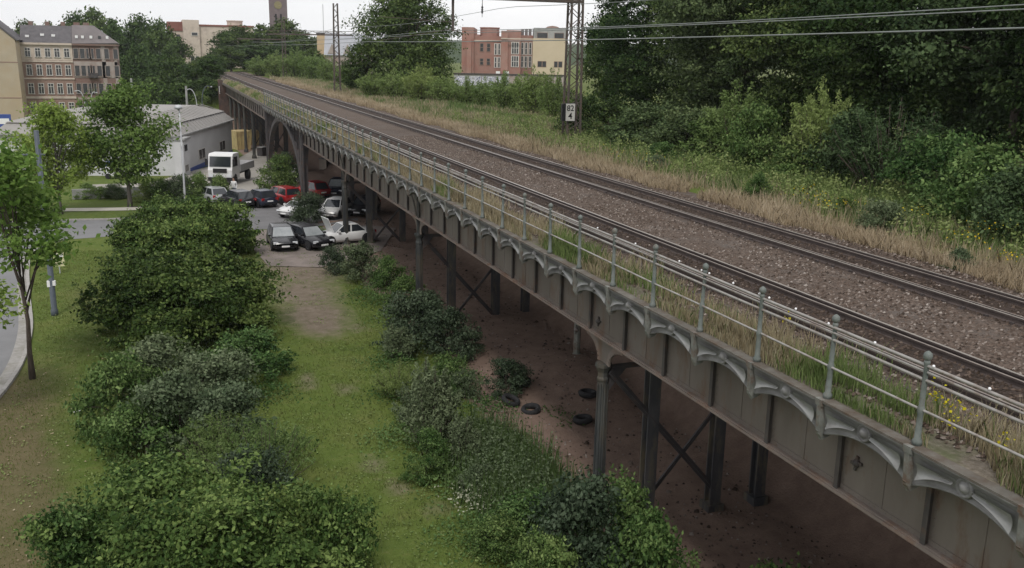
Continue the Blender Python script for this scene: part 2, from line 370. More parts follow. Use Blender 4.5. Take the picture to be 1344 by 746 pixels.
def surf(x, y):
    i = min(max(int(np.searchsorted(xs, x))-1, 0), nx-2); j = min(max(int(np.searchsorted(ys, y))-1, 0), ny-2)
    u, v = (x-xs[i])/(xs[i+1]-xs[i]), (y-ys[j])/(ys[j+1]-ys[j])
    return float((H[j,i]*(1-u)+H[j,i+1]*u)*(1-v) + (H[j+1,i]*(1-u)+H[j+1,i+1]*u)*v)
def poly_sheet(name, pts, mat, lift, **t):
    """flat polygon draped on the terrain"""
    import bmesh
    bm = bmesh.new(); vs = [bm.verts.new((p[0], p[1], 0)) for p in pts]; bm.faces.new(vs)
    bmesh.ops.triangulate(bm, faces=bm.faces)
    for _ in range(4):
        es = [e for e in bm.edges if e.calc_length() > 4]
        if not es: break
        bmesh.ops.subdivide_edges(bm, edges=es, cuts=1, use_grid_fill=True)
        bmesh.ops.triangulate(bm, faces=[f for f in bm.faces if len(f.verts) > 3])
    for v in bm.verts: v.co.z = float(ground_h(v.co.x, v.co.y)) + lift
    me = bpy.data.meshes.new(name); bm.to_mesh(me); bm.free(); me.materials.append(mat)
    for p in me.polygons:
        if p.normal.z < 0: p.flip()
    return O(name, me, **t)
def smooth_path(pts, n=8):
    P = [np.array(p[:2]) for p in pts]; out = []
    for i in range(len(P)-1):
        p0, p1, p2, p3 = P[max(i-1,0)], P[i], P[i+1], P[min(i+2,len(P)-1)]
        for k in range(n):
            t = k/n
            out.append(.5*((2*p1)+(-p0+p2)*t+(2*p0-5*p1+4*p2-p3)*t*t+(-p0+3*p1-3*p2+p3)*t**3))
    out.append(P[-1]); return out
kerb_px = [(200,305),(140,311),(78,317),(44,332),(37,352),(38,390),(41,430),(32,470),(11,507),(-30,555),(-90,640),(-160,760)]
kerb_line = smooth_path([gp(*q) for q in kerb_px], 8)
far_line = [gp(*q) for q in ((-160,300),(-60,296),(40,292),(85,290),(160,288),(250,281),(285,279))]
road = [tuple(p) for p in kerb_line] + [tuple(gp(-420,760)[:2]), (-34, 34), (-40, 60), tuple(far_line[0][:2])] + [tuple(p[:2]) for p in far_line[1:]] + [tuple(gp(300,301)[:2])]
poly_sheet('road', road, MT['asphalt'], .012, kind='structure')
poly_sheet('parking_lot', [gp(*q)[:2] for q in ((283,281),(262,262),(330,256),(400,252),(470,262),(470,290),(400,300),(330,302),(296,301))], MT['lot'], .020, kind='structure')
poly_sheet('packed_dirt_lot', [gp(*q)[:2] for q in ((340,303),(400,301),(480,296),(520,300),(500,330),(420,352),(352,350),(330,325))], MT['lotdirt'], .036, kind='structure')
poly_sheet('yard', [gp(*q)[:2] for q in ((120,243),(200,240),(255,224),(310,210),(345,190),(362,205),(380,232),(360,252),(300,254),(200,253),(120,254))], MT['yard'], .03, kind='structure')
poly_sheet('footpath', [gp(*q)[:2] for q in ((20,280),(85,278),(160,277),(245,274),(262,268),(262,265),(240,270.5),(160,273),(85,274),(20,276))], MT['path'], .03, kind='structure')
# kerb: single stones along the lawn edge, paved gutter strip beside them
kroot = E('kerb', kind='structure')
kl = [np.array(p) for p in kerb_line]
seg = np.concatenate([[0], np.cumsum([np.linalg.norm(kl[i+1]-kl[i]) for i in range(len(kl)-1)])])
def along(s):
    i = min(max(int(np.searchsorted(seg, s))-1, 0), len(kl)-2); t = (s-seg[i])/max(1e-6, seg[i+1]-seg[i])
    d = (kl[i+1]-kl[i]); d = d/np.linalg.norm(d); return kl[i]+(kl[i+1]-kl[i])*t, d
ks = MB().prism([(-.49,-.3),(.49,-.3),(.49,.09),(.47,.11),(-.47,.11),(-.49,.09)], 'y', -.075, .075).mesh('kerb_stone', MT['kerb'])
s = 6.0
while s < seg[-1]-1 and s < 70:
    p, d = along(s); O('kerb_stone', ks, kroot, loc=(p[0], p[1], 0), rot=(0, random.uniform(-.006,.006), math.atan2(d[1], d[0]))); s += 1.0
gpts = []
for s in np.arange(6, min(seg[-1]-1, 70), .6):
    p, d = along(s); n_ = np.array([-d[1], d[0]])
    gpts.append((p, n_))
side = -1 if np.dot(gpts[40][1], np.array([-25, 45]) - gpts[40][0]) < 0 else 1
gv = []; gf = []
for i, (p, n_) in enumerate(gpts):
    a = p + n_*side*.08; b_ = p + n_*side*.5
    gv += [(a[0], a[1], .022), (b_[0], b_[1], .022)]
    if i: gf.append((2*i-2, 2*i-1, 2*i+1, 2*i))
MB().add(gv, gf).obj('gutter', MT['gutter'], kind='structure')
fk = E('far_kerb', kind='structure')
fl = smooth_path(far_line[:6], 10)
kd = np.concatenate([[0], np.cumsum([np.linalg.norm(fl[i+1]-fl[i]) for i in range(len(fl)-1)])])
for s in np.arange(.5, kd[-1], 1.0):
    i = min(int(np.searchsorted(kd, s)), len(fl)-1); d = fl[i]-fl[i-1]; p = fl[i-1]+d*((s-kd[i-1])/np.linalg.norm(d))
    O('kerb_stone', ks, fk, loc=(p[0], p[1], 0), rot=(0, 0, math.atan2(d[1], d[0])))
# wooded ridge on the horizon
rv = []; rf = []
for i in range(90):
    a = math.radians(-50 + 120*i/89); R0 = 900
    for k, (dr, z) in enumerate(((0, -6), (20, 12), (45, 21), (120, 24), (400, 10))):
        zz = z + (3.5*noise.noise((i*.23, k*.4, 3)) + 2.5*noise.noise((i*.9, k, 9)))*(k > 0)
        rv.append(((R0+dr)*math.sin(a)-10, (R0+dr)*math.cos(a), zz))
    if i:
        for k in range(4): rf.append(((i-1)*5+k, i*5+k, i*5+k+1, (i-1)*5+k+1))
MB().add(rv, rf).obj('hills', pm('wooded_hill', (.03,.05,.022), (.06,.085,.035), .08, .95, .8, bscale=.4), smooth=True, kind='structure')

# ------------------------------------------------------------------ viaduct
ZD = 6.5; Y0, BAY = 9.82, 1.994
via = E('railway_viaduct', label='long iron railway viaduct with brown plate girder and cast iron arched cornice on columns', cat='viaduct')
bays = [Y0 + BAY*i for i in range(-8, 46)]
# cornice panel (one bay, local y 0..BAY)
def cornice_mesh():
    b = MB(); nu, nv = 32, 18; V = []
    zbot = lambda u: 6.07 - .25*abs(2*u-1)**2.0
    for i in range(nu+1):
        u = i/nu; zb = zbot(u)
        for j in range(nv+1):
            v = j/nv; z = 6.42 + (zb-6.42)*v
            x = -.12 + .10*math.sin(v*math.pi*.5)
            uu = min(u, 1-u)
            v0 = .14+.42*uu; inner = min(max((uu-.07)/.025, 0), 1)*min(max((.43-uu)/.03, 0), 1)*.15*(min(max((v-v0)/.10, 0), 1) if v < v0+.10 else max(0, 1-(v-v0-.10)/max(.05, .84-v0-.10)))
            x += .3*inner - .02*(.9 < v)
            V.append((x, u*BAY, z))
    Fs = [(i*(nv+1)+j, i*(nv+1)+j+1, (i+1)*(nv+1)+j+1, (i+1)*(nv+1)+j) for i in range(nu) for j in range(nv)]
    b.add(V, Fs)
    b.tube([(-.03, u*BAY, zbot(u)-.005) for u in np.linspace(0, 1, 17)], .02, 6)
    b.add([(-.02, u*BAY, zbot(u)) for u in np.linspace(0,1,9)] + [(.44, u*BAY, zbot(u)+.04) for u in np.linspace(0,1,9)], [(k,k+1,10+k,9+k) for k in range(8)])
    b.tube([(-.125, u*BAY, 6.40) for u in (0, .5, 1)], .022, 6)
    return b.mesh('cornice_panel', MT['cornice'], True)
cm = cornice_mesh()
MT['inset'] = pm('pale_inset', (.18,.183,.182), (.275,.28,.275), 1.5, .4, .08, stretch=(1,.8,2), c3=(.17,.16,.155), s3=2.6, t3=.60, w3=.12)  # tapering strips, paler grey than the cornice panel they lie on
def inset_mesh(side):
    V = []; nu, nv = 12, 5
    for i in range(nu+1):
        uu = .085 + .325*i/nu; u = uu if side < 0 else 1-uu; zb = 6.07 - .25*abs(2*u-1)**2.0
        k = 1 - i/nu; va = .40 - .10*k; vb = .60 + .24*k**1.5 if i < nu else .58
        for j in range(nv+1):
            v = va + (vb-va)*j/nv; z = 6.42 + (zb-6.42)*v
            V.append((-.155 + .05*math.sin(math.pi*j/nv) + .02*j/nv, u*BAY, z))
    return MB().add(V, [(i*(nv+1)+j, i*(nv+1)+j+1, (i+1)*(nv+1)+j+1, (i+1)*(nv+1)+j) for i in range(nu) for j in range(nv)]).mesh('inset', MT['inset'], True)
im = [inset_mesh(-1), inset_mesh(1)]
rm = MB().lathe([(.15,.06),(.15,-.015),(.125,-.04),(.105,-.015),(.085,-.025),(.05,-.065),(.02,-.075)], 12, ax='x').mesh('rosette', MT['cornice'], True)
bm_ = MB().prism([(-.165,6.40),(.10,6.40),(.10,5.80),(-.05,5.74),(-.13,5.84)], 'y', -.05, .05).prism([(-.18,6.46),(-.10,6.46),(-.10,6.32),(-.17,6.35)], 'y', -.075, .075).prism([(-.15,5.90),(-.04,5.90),(-.06,5.72)], 'y', -.032, .032).mesh('bracket', MT['bracket'])
wb_ = MB().box(.45, .475, .02, BAY-.02, 4.75, 6.36).box(.44, .452, BAY*.5-.02, BAY*.5+.02, 4.80, 6.2).box(.435, .452, .03, BAY-.03, 4.79, 4.88)
def rivet(b, y, z, x=.45, k=.014): b.add([(x, y-k, z-k), (x, y+k, z-k), (x, y+k, z+k), (x, y-k, z+k), (x-.014, y, z)], [(0,1,4),(1,2,4),(2,3,4),(3,0,4)])
for yy in np.arange(.12, BAY-.05, .125): rivet(wb_, yy, 4.835, .436)
for zz in np.arange(4.95, 6.1, .14): rivet(wb_, .09, zz); rivet(wb_, BAY-.09, zz)
wm = wb_.mesh('web_panel', MT['girder'])
stm = MB().box(.36, .452, -.015, .015, 4.78, 6.3).box(.355, .372, -.05, .05, 4.78, 6.3).mesh('stiffener', MT['stiff'])
for i, y in enumerate(bays):
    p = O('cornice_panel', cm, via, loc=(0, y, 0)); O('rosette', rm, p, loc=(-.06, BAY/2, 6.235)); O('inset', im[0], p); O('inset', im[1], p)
    O('bracket', bm_, via, loc=(0, y, 0))
    if y < 74: O('web_panel', wm, via, loc=(0, y, 0)); O('stiffener', stm, via, loc=(0, y, 0))
yend = 165.0
MB().box(-.16, .05, bays[0], bays[-1]+BAY, 6.42, 6.455).obj('edge_beam', MT['edge'], via)
MB().box(-.12, .34, bays[-1]+BAY, yend, 6.15, 6.475).obj('edge_beam', MT['edge'], via)
MB().box(.31, .62, bays[0], 75.2, 4.715, 4.765).box(.36, .56, bays[0], 75.2, 4.765, 4.785).obj('bottom_flange', MT['flange'], via)
MB().box(.42, .50, 102, yend, 4.80, 6.14).obj('far_girder', MT['girder'], via)
MB().box(.25, .68, 102, yend, 4.70, 4.80).obj('bottom_flange', MT['flange'], via)
fst = MB().box(.32, .418, -.03, .03, 4.82, 6.14).mesh('stiffener', MT['stiff'])
for y in np.arange(103.5, yend, 2.6): O('stiffener', fst, via, loc=(0, y, 0))
for gx in (1.95, 4.1, 5.6, 8.0):
    MB().box(gx-.02, gx+.02, bays[0], yend, 5.0, 6.08).box(gx-.17, gx+.17, bays[0], yend, 4.93, 5.0).obj('inner_girder', MT['deckunder'], via)
MB().box(.47, 10.6, bays[0], yend+3, 6.10, 6.35).obj('deck_plate', MT['deckunder'], via)
for y in np.arange(bays[0]+1, yend, 3.988):
    MB().box(.48, 8.0, y-.1, y+.1, 5.55, 6.09).obj('cross_beam', MT['deckunder'], via)
# tie anchor crosses on the web
for q in ((1125, 608), (757, 433), (786, 422)):
    p = onx(q[0], q[1], .44)
    MB().lathe([(.07,.0),(.07,-.05),(.03,-.09)], 8, c=(.45, p[1], p[2]), ax='x').bar((.42, p[1]-.13, p[2]+.03), (.42, p[1]+.13, p[2]-.03), .03, .05).bar((.42, p[1]+.02, p[2]-.13), (.42, p[1]-.02, p[2]+.13), .05, .03).obj('tie_anchor', MT['stiff'], via)
def haunch(y):
    n = 9; arcL = [(-1.05+.86*math.sin(t), 4.08+.66*math.cos(t)) for t in np.linspace(0, math.pi/2, n)]
    poly = arcL + [(-a, b) for a, b in arcL[::-1]]
    h = MB().prism(poly, 'x', .425, .50).obj('haunch_plate', MT['girder'], via, loc=(0, y, 0))
    b = MB()
    for sgn in (-1, 1):
        for k in range(n-1):
            (a0, z0), (a1, z1) = arcL[k], arcL[k+1]
            b.bar((.45, sgn*-a0*-1, z0-.012), (.45, sgn*-a1*-1, z1-.012), .30, .045, up=(1,0,0))
    b.obj('arch_trim', MT['flange'], via, loc=(0, y, 0))
    if y < 30: return
    f = MB()
    f.bar((.40, 0, 4.06), (.40, 0, 5.7), .06, .09); 
    for sgn in (-1, 1):
        f.tube([(.40, sgn*.10, 4.06), (.39, sgn*.16, 4.5), (.37, sgn*.32, 5.05), (.30, sgn*.62, 5.6), (.22, sgn*.9, 5.95)], .035, 6)
    f.lathe([(.02,-.05),(.20,-.05),(.20,.02),(.12,.05)], 10, c=(.36, 0, 5.72), ax='x')
    f.obj('fan_ornament', MT['column'], via, loc=(0, y, 0))
rows = [2.3, 21.0, 39.9, 58.0]
front_col = MB().lathe([(.28,-1.3),(.28,.12),(.23,.16),(.23,.45),(.17,.55),(.155,1.2),(.145,3.55),(.165,3.6),(.165,3.65),(.145,3.7),(.15,3.82),(.20,3.94),(.22,3.96),(.22,4.06)], 8).mesh('front_column', MT['column'])
flute = MB()
for k in range(8):
    t = 2*math.pi*k/8+math.pi/8*2
    flute.tube([(.16*math.cos(t), .16*math.sin(t), .6), (.147*math.cos(t), .147*math.sin(t), 3.5)], .02, 5)
flute = flute.mesh('flute', MT['column'])
def hcol(z0, z1, w=.34):
    h = w/2; b = MB()
    b.box(-h, h, -h, -h+.05, z0, z1).box(-h, h, h-.05, h, z0, z1).box(-.04, .04, -h+.05, h-.05, z0, z1)
    b.box(-h-.08, h+.08, -h-.08, h+.08, z0, z0+.35).box(-h-.06, h+.06, -h-.06, h+.06, z1-.18, z1)
    return b.mesh('column', MT['columnd'])
hc = hcol(-.85, 4.92)
for y in rows:
    haunch(y)
    c = O('column', front_col, via, loc=(.45, y, 0)); O('flute', flute, c)
    for x in (1.95, 4.1, 5.6): O('column', hc, via, loc=(x, y, 0))
    for a, b_, wd in (((.6, y-.1, 3.85), (4.1, y-.1, -.1), .17), ((1.95, y+.1, -.2), (5.5, y+.1, 4.0), .11), ((.62, y, 3.92), (1.8, y, 3.92), .13), ((4.2, y, 3.9), (5.5, y, 3.9), .11)):
        MB().bar(a, b_, .06, wd).bar(a, b_, wd*.9, .02).obj('brace', MT['brace'], via)
    MB().prism([(.62,3.98),(1.2,3.98),(.62,3.3)], 'y', y-.04, y-.02).obj('gusset_plate', MT['brace'], via)
sh = MB().lathe([(.24,-.2),(.24,.1),(.14,.18),(.12,4.7),(.2,4.92)], 8).mesh('column', MT['trim'])
O('column', sh, via, loc=(5.2, 33, -.02))
for x in (1.95, 4.1): O('column', hc, via, loc=(x, 66.5, 0))
# big road arch
ca, ha, zs, zc = 88.5, 12.2, -.4, 5.5
for x, mt in ((.45, MT['brace']), (4.1, MT['columnd']), (7.0, MT['columnd'])):
    pts = [(ca - ha*math.cos(t), zs + (zc-zs)*math.sin(t)) for t in np.linspace(0, math.pi, 33)]
    b = MB()
    for (a0, z0), (a1, z1) in zip(pts[:-1], pts[1:]):
        b.bar((x, a0, z0+.2), (x, a1, z1+.2), .42, .40, up=(1,0,0))
    b.obj('arch_rib', mt, via)
    b = MB()
    for yy in np.arange(76.6, 101, 1.35):
        s_ = max(0, 1-((yy-ca)/ha)**2); z = zs+(zc-zs)*math.sqrt(s_)+.4
        if z < 5.6: MB().bar((x, yy, z-.1), (x, yy, 5.9), .10, .14).obj('spandrel_post', mt, via)
    for k, yy in enumerate((76.6, 77.95, 79.3, 80.65, 96.85-.01, 98.2, 99.55)):
        MB().bar((x+.02, yy, 5.8), (x+.02, yy+1.35, 4.3 if 3 < k or k < 3 else 5), .05, .08).obj('spandrel_diagonal', mt, via)
    for yy in (75.6, 101.6):
        p = MB().box(x-.26, x+.26, yy-.16, yy+.16, -1.2, 6.1)
        for s_ in (-.55, .55): p.box(x-.22, x-.1, yy+s_-.09, yy+s_+.09, -1.2, 6.1)
        for z in np.arange(.3, 6, .95): p.bar((x-.16, yy-.5, z), (x-.16, yy+.5, z+.8), .05, .06)
        p.obj('arch_pier', mt, via)
MB().box(.30, .62, 74.8, 102.4, 5.78, 6.36).obj('arch_top_girder', MT['girder'], via)
for y in (119, 130.5, 139, 147.5, 156):
    g0 = float(ground_h(0, y))
    fc = MB().lathe([(.3,g0-.3),(.3,g0+.3),(.2,g0+.5),(.17,4.3),(.27,4.5),(.27,4.69)], 8).mesh('column', MT['column'])
    O('column', fc, via, loc=(.45, y, 0))
    ic = hcol(g0-.3, 4.92)
    for x in (2.4, 4.4, 5.6): O('column', ic, via, loc=(x, y, 0))
    MB().bar((.5, y, 4.3), (4.4, y, g0+.4), .08, .14).bar((2.4, y+.12, g0+.3), (5.6, y+.12, 4.4), .08, .12).obj('brace', MT['brace'], via)
MB().box(-.6, 10.4, 165, 169, -4, 6.36).box(-.75, .0, 164.9, 166, -4, 6.9).obj('abutment', pm('abutment_brick', (.13,.075,.06), (.19,.11,.085), 1.5, .9, .3, c3=(.07,.055,.05), s3=.5, t3=.52), via)
MB().box(-.66, -.62, 163.9, 164.7, 4.9, 5.9).box(-.64,-.60,163.5,164.95,4.7,4.78).obj('pale_plate', MT['white'], via)

# iron railing on the deck edge
rail_th = E('iron_railing', loc=(0, 0, ZD-.03), label='grey green iron railing with ball topped posts along the viaduct deck edge', cat='railing')
pmesh = MB().lathe([(.075,-.02),(.075,.05),(.05,.09),(.043,.45),(.056,.50),(.056,.55),(.042,.59),(.035,1.20),(.047,1.23),(.047,1.26),(.03,1.28)], 8).mesh('post', MT['post'], True)
fmesh = MB().lathe([(.028,1.275),(.06,1.30),(.066,1.345),(.056,1.38),(.028,1.405),(.01,1.415)], 8).mesh('finial', MT['post'], True)
pbays = [y for y in bays if y < 112]
for i, y in enumerate(pbays):
    jx = random.uniform(-.012, .012); p = O('post', pmesh, rail_th, loc=(0, y, 0), rot=(random.uniform(-.022,.022), jx*1.6, random.uniform(0,.7))); O('finial', fmesh, p)
for z, r in ((1.19, .027), (1.10, .020), (.98, .025), (.53, .021)):
    MB().tube([(.0 + .004*math.sin(k*2.1+z*9), y, z+.006*math.sin(k*1.7+z*5)) for k, y in enumerate(pbays)], r, 6).obj('rail_bar', MT['handrail'], rail_th, smooth=True)
bead = MB().lathe([(.004,-.022),(.018,-.014),(.022,0),(.018,.014),(.004,.022)], 8).mesh('white_bead', MT['bead'], True)  # small white beads dotted unevenly along the upper bar
for (px, py) in ((1148.4,450),(1225.5,481),(1299,510.5),(921,354),(931,358),(962.5,370),(996.7,385),(1009.8,389.7),(1044.5,405.6),(1087.6,424.8),(784.4,299),(806,307),(834,320),(891.7,342.7)):
    p = onx(px, py, -.01); O('white_bead', bead, rail_th, loc=(-.01, p[1], min(p[2], 7.72)-ZD+.03))

# ------------------------------------------------------------------ track bed
MB().add([(.055,-8,6.44),(1.3,-8,6.47),(1.3,190,6.47),(.055,190,6.44)], [(0,1,2,3)]).obj('deck_soil_strip', MT['deckdirt'], kind='structure')
bv = []; bf = []; prof = [(1.2,6.465),(1.7,6.54),(2.75,6.545),(3.9,6.55),(5.0,6.55),(6.2,6.545),(7.4,6.545),(8.6,6.545),(9.3,6.50),(10.6,6.41)]
yy = np.arange(-8, 242, 1.0)
for i, y in enumerate(yy):
    for x, z in prof: bv.append((x+.12*noise.noise((x*2, y*.5, 1)), y, z+.025*noise.noise((x*1.5, y*.7, 5))))
    if i:
        n_ = len(prof)
        for k in range(n_-1): bf.append(((i-1)*n_+k, (i-1)*n_+k+1, i*n_+k+1, i*n_+k))
MB().add(bv, bf).obj('ballast_bed', MT['ballast'], smooth=True, kind='structure')
def track(xc, label):
    t = E('railway_track', loc=(xc, 0, 6.5), label=label, cat='railway track', group='tracks on the viaduct')
    for s_ in (-.75, .75):
        pr = [(-.075,.045),(.075,.045),(.075,.06),(.018,.085),(.018,.155),(.036,.165),(.036,.200),(-.036,.200),(-.036,.165),(-.018,.155),(-.018,.085),(-.075,.06)]
        r = MB().prism(pr, 'y', -8, 240).obj('rail', MT['railhead'], t, loc=(s_, 0, 0))
        MB().box(-.03, .03, -8, 240, .2005, .204).obj('running_surface', MT['railtop'], r)
        g = s_*.74
        r2 = MB().prism([(q[0]*.85, q[1]-.02) for q in pr], 'y', -8, 165).obj('guard_rail', MT['railhead'], t, loc=(g, 0, 0))
        MB().box(-.022, .022, -8, 165, .1805, .183).obj('worn_edge', pm('guard_rail_top', (.20,.17,.155), (.26,.225,.20), 4, .5), r2)
    sl = MB().prism([(-.13,-.12),(.13,-.12),(.13,.03),(.11,.05),(-.11,.05),(-.13,.03)], 'x', -1.3, 1.3)
    for s_ in (-.75, .75): sl.box(s_-.19, s_+.19, -.10, .10, .04, .066).box(s_-.15, s_-.09, -.05, .05, .06, .12).box(s_+.09, s_+.15, -.05, .05, .06, .12)
    sl = sl.mesh('sleeper', MT['sleeper'])
    for k in range(118):
        y = 4 + .63*k
        sp = O('sleeper', sl, t, loc=(random.uniform(-.03,.03), y+random.uniform(-.03,.03), random.uniform(-.03,-.012)), rot=(0, 0, random.uniform(-.012,.012)))
    return t
track(2.75, 'rusty railway track running beside the iron railing')
track(7.35, 'rusty railway track running beside the dry grass verge')
def stones(n, seed):
    r = np.random.default_rng(seed)
    y = 5.5 + 55*r.random(n)**1.8; x = r.uniform(.45, 9.8, n)
    keep = np.ones(n, bool)
    for c in (2.0, 3.5, 6.6, 8.1): keep &= abs(x-c) > .09
    x, y = x[keep], y[keep]; n = len(x)
    z = 6.545 - .1*ss(9.2, 9.9, x) - .075*ss(1.7, 1.2, x) + r.uniform(-.01, .012, n)
    base = np.array([(1,0,0),(0,1,0),(-1,0,0),(0,-1,0),(0,0,1),(0,0,-1)], float)
    s_ = r.uniform(.022, .055, (n,1,1))*r.uniform(.6, 1.25, (n,6,3))
    a = r.uniform(0, 6.28, n); ca_, sa = np.cos(a), np.sin(a)
    V = base[None]*s_
    V = np.stack([V[...,0]*ca_[:,None]-V[...,1]*sa[:,None] + .4*V[...,2], V[...,0]*sa[:,None]+V[...,1]*ca_[:,None], V[...,2]*.8], -1)
    V += np.stack([x, y, z], -1)[:,None]
    T = np.array([(0,1,4),(1,2,4),(2,3,4),(3,0,4)])
    Q = (T[None] + 6*np.arange(n)[:,None,None]).reshape(-1,3)
    me = bpy.data.meshes.new('ballast_stones'); np_mesh(me, V.reshape(-1,3), Q); me.materials.append(LF['stone'])
    tn = np.repeat(np.clip(.42+r.normal(0,.24,n) - .26*((abs(x-2.75) < 1.0) | (abs(x-7.35) < 1.0)), 0, 1), 4); a_t = me.attributes.new('tint', 'FLOAT', 'FACE'); a_t.data.foreach_set('value', tn.astype(np.float32))
    O('ballast_stones', me, label='loose reddish brown and grey ballast stones around the tracks', cat='ballast', kind='stuff')
stones(60000, 3)

# ------------------------------------------------------------------ overhead line
def lattice_mast(label, x, y, z0, z1, wb, wt, group):
    t = E('catenary_mast', loc=(x, y, z0), label=label, cat='mast', group=group)
    hgt = z1-z0
    def c(sx, sy, z):
        w_ = (wb + (wt-wb)*z/hgt)/2; return (sx*w_, sy*w_*.8, z)
    for sx in (-1, 1):
        for sy in (-1, 1): MB().bar(c(sx,sy,-.3), c(sx,sy,hgt), .12, .12).obj('leg', MT['steeld'], t)
    b = MB(); n_ = int(hgt/.62)
    for k in range(n_):
        za, zb = hgt*k/n_, hgt*(k+1)/n_
        for sy in (-1, 1):
            b.bar(c(-1 if k%2 else 1, sy, za), c(1 if k%2 else -1, sy, zb), .035, .045)
        for sx in (-1, 1):
            b.bar(c(sx, -1 if k%2 else 1, za), c(sx, 1 if k%2 else -1, zb), .035, .045)
    b.obj('lacing', MT['steeld'], t)
    MB().box(-wb/2-.2, wb/2+.2, -wb/2-.15, wb/2+.15, -.4, .1).obj('footing', MT['kerb'], t)
    return t
m1 = lattice_mast('tall brown lattice catenary mast carrying a kilometre board, bushes at its foot', 15.62, 57.7, 6.35, 17.5, .95, .72, 'lattice catenary masts')
b = MB()
for s_ in (-.3, .3):
    b.bar((-14.6, s_, 8.92), (.4, s_, 8.92), .16, .18); b.bar((-14.6, s_, 9.75), (.4, s_, 9.75), .09, .09)
    for k in range(18): b.bar((-14.4+.8*k, s_, 8.95 if k%2 else 9.75), (-13.6+.8*k, s_, 9.75 if k%2 else 8.95), .05, .05)
for k in range(19): b.bar((-14.4+.8*k, -.3, 8.95), (-14.4+.8*k, .3, 8.95), .05, .05)
b.obj('cross_beam', MT['steeld'], m1)
st = MB().bar((-8.27, 0, 6.85), (-8.27, 0, 9.7), .13, .13); st.bar((-8.27, 0, 6.95), (-7.6, 0, 6.75), .05, .05)
st.obj('hanging_strut', MT['steeld'], m1)
MB().bar((-8.27, 0, 7.0), (-12.87, 0, 6.2), .035, .035).bar((-8.27, 0, 7.4), (-12.9, 0, 7.6), .035, .035).obj('steady_arm', MT['steeld'], m1)
ins = MB().tube([(-6.36, 0, 8.95), (-6.36, 0, 8.6)], .02, 6)
ins.lathe([(.03,7.98),(.085,8.02),(.03,8.08),(.085,8.13),(.03,8.19),(.085,8.24),(.03,8.30),(.085,8.35),(.03,8.42),(.02,8.62)], 8, c=(-6.36, 0, 0)).tube([(-6.36,0,7.98),(-6.36,0,7.75)], .015, 6)
ins.obj('insulator', MT['black'], m1)
m2 = lattice_mast('slim brown lattice catenary mast standing before the leafy round tree', 11.85, 124.6, 6.35, 17.8, .8, .5, 'lattice catenary masts')
b = MB().bar((-8.6, 0, 7.45), (2.2, 0, 7.55), .16, .16).bar((-8.6, 0, 7.9), (2.2, 0, 8.0), .07, .07)
for k in range(12): b.bar((-8.4+.9*k, 0, 7.45 if k%2 else 7.95), (-7.5+.9*k, 0, 7.95 if k%2 else 7.5), .05, .05)
b.obj('cross_beam', MT['steeld'], m2)
m3 = lattice_mast('thin brown lattice catenary mast amid the pale saplings', 13.2, 190, 6.35, 17.5, .7, .45, 'lattice catenary masts')
MB().bar((-8.6, 0, 7.45), (.2, 0, 7.5), .16, .2).obj('cross_beam', MT['steeld'], m3)
def wire(x, zf, label):
    pts = [(x + .25*math.sin(y/57.7*math.pi), y, zf(y)) for y in np.linspace(-6, 190, 60)]
    MB().tube(pts, .017, 5).obj('overhead_wire', MT['wire'], label=label, cat='wire', group='overhead contact and feeder wires')
wire(2.75, lambda y: 12.50-.12*math.sin(math.pi*((y/62) % 1)), 'lowest overhead contact wire strung above the track beside the railing')
wire(7.35, lambda y: 13.10-.1*math.sin(math.pi*((y/62) % 1)), 'overhead contact wire strung above the track by the dry verge')
wire(7.60, lambda y: 13.32-.25*math.sin(math.pi*((y/62) % 1)), 'second overhead wire close above the contact wire by the verge')
wire(12.6, lambda y: 15.0-.5*math.sin(math.pi*((y/62) % 1)), 'high feeder wire passing in front of the dark wood')
# kilometre board
def text_mesh(txt, size, mat):
    cu = bpy.data.curves.new('lettering', 'FONT'); cu.body = txt; cu.size = size; cu.align_x = 'CENTER'; cu.align_y = 'CENTER'; cu.extrude = .004; cu.offset = size*.012
    o = bpy.data.objects.new('tmp', cu); col.objects.link(o); bpy.context.view_layer.update()
    me = bpy.data.meshes.new_from_object(o.evaluated_get(bpy.context.evaluated_depsgraph_get()))
    bpy.data.objects.remove(o); me.materials.clear(); me.materials.append(mat); return me
kb = E('kilometre_board', loc=(15.24, 57.12, 7.7), label='white kilometre board reading 82 over 4 with black edge on the lattice mast', cat='sign')
MB().box(-.33, .33, -.015, .015, 0, 1.12).obj('board', pm('weathered_white_board', (.46,.45,.43), (.54,.53,.5), 4, .6), kb)
MB().box(-.35,.35,-.02,.02,-.03,.0).box(-.35,.35,-.02,.02,1.12,1.15).box(-.36,-.33,-.02,.02,-.03,1.15).box(.33,.36,-.02,.02,-.03,1.15).obj('frame', MT['black'], kb)
O('lettering', text_mesh('82', .52, MT['black']), kb, loc=(0, -.02, .80), rot=(math.pi/2, 0, 0))
O('lettering', text_mesh('4', .58, MT['black']), kb, loc=(0, -.02, .30), rot=(math.pi/2, 0, 0))
MB().box(-.62, -.37, -.1, .12, .0, 1.1).obj('black_box', MT['black'], kb)
MB().box(-.5, .3, .015, .3, .5, .56).obj('clamp', MT['steeld'], kb)

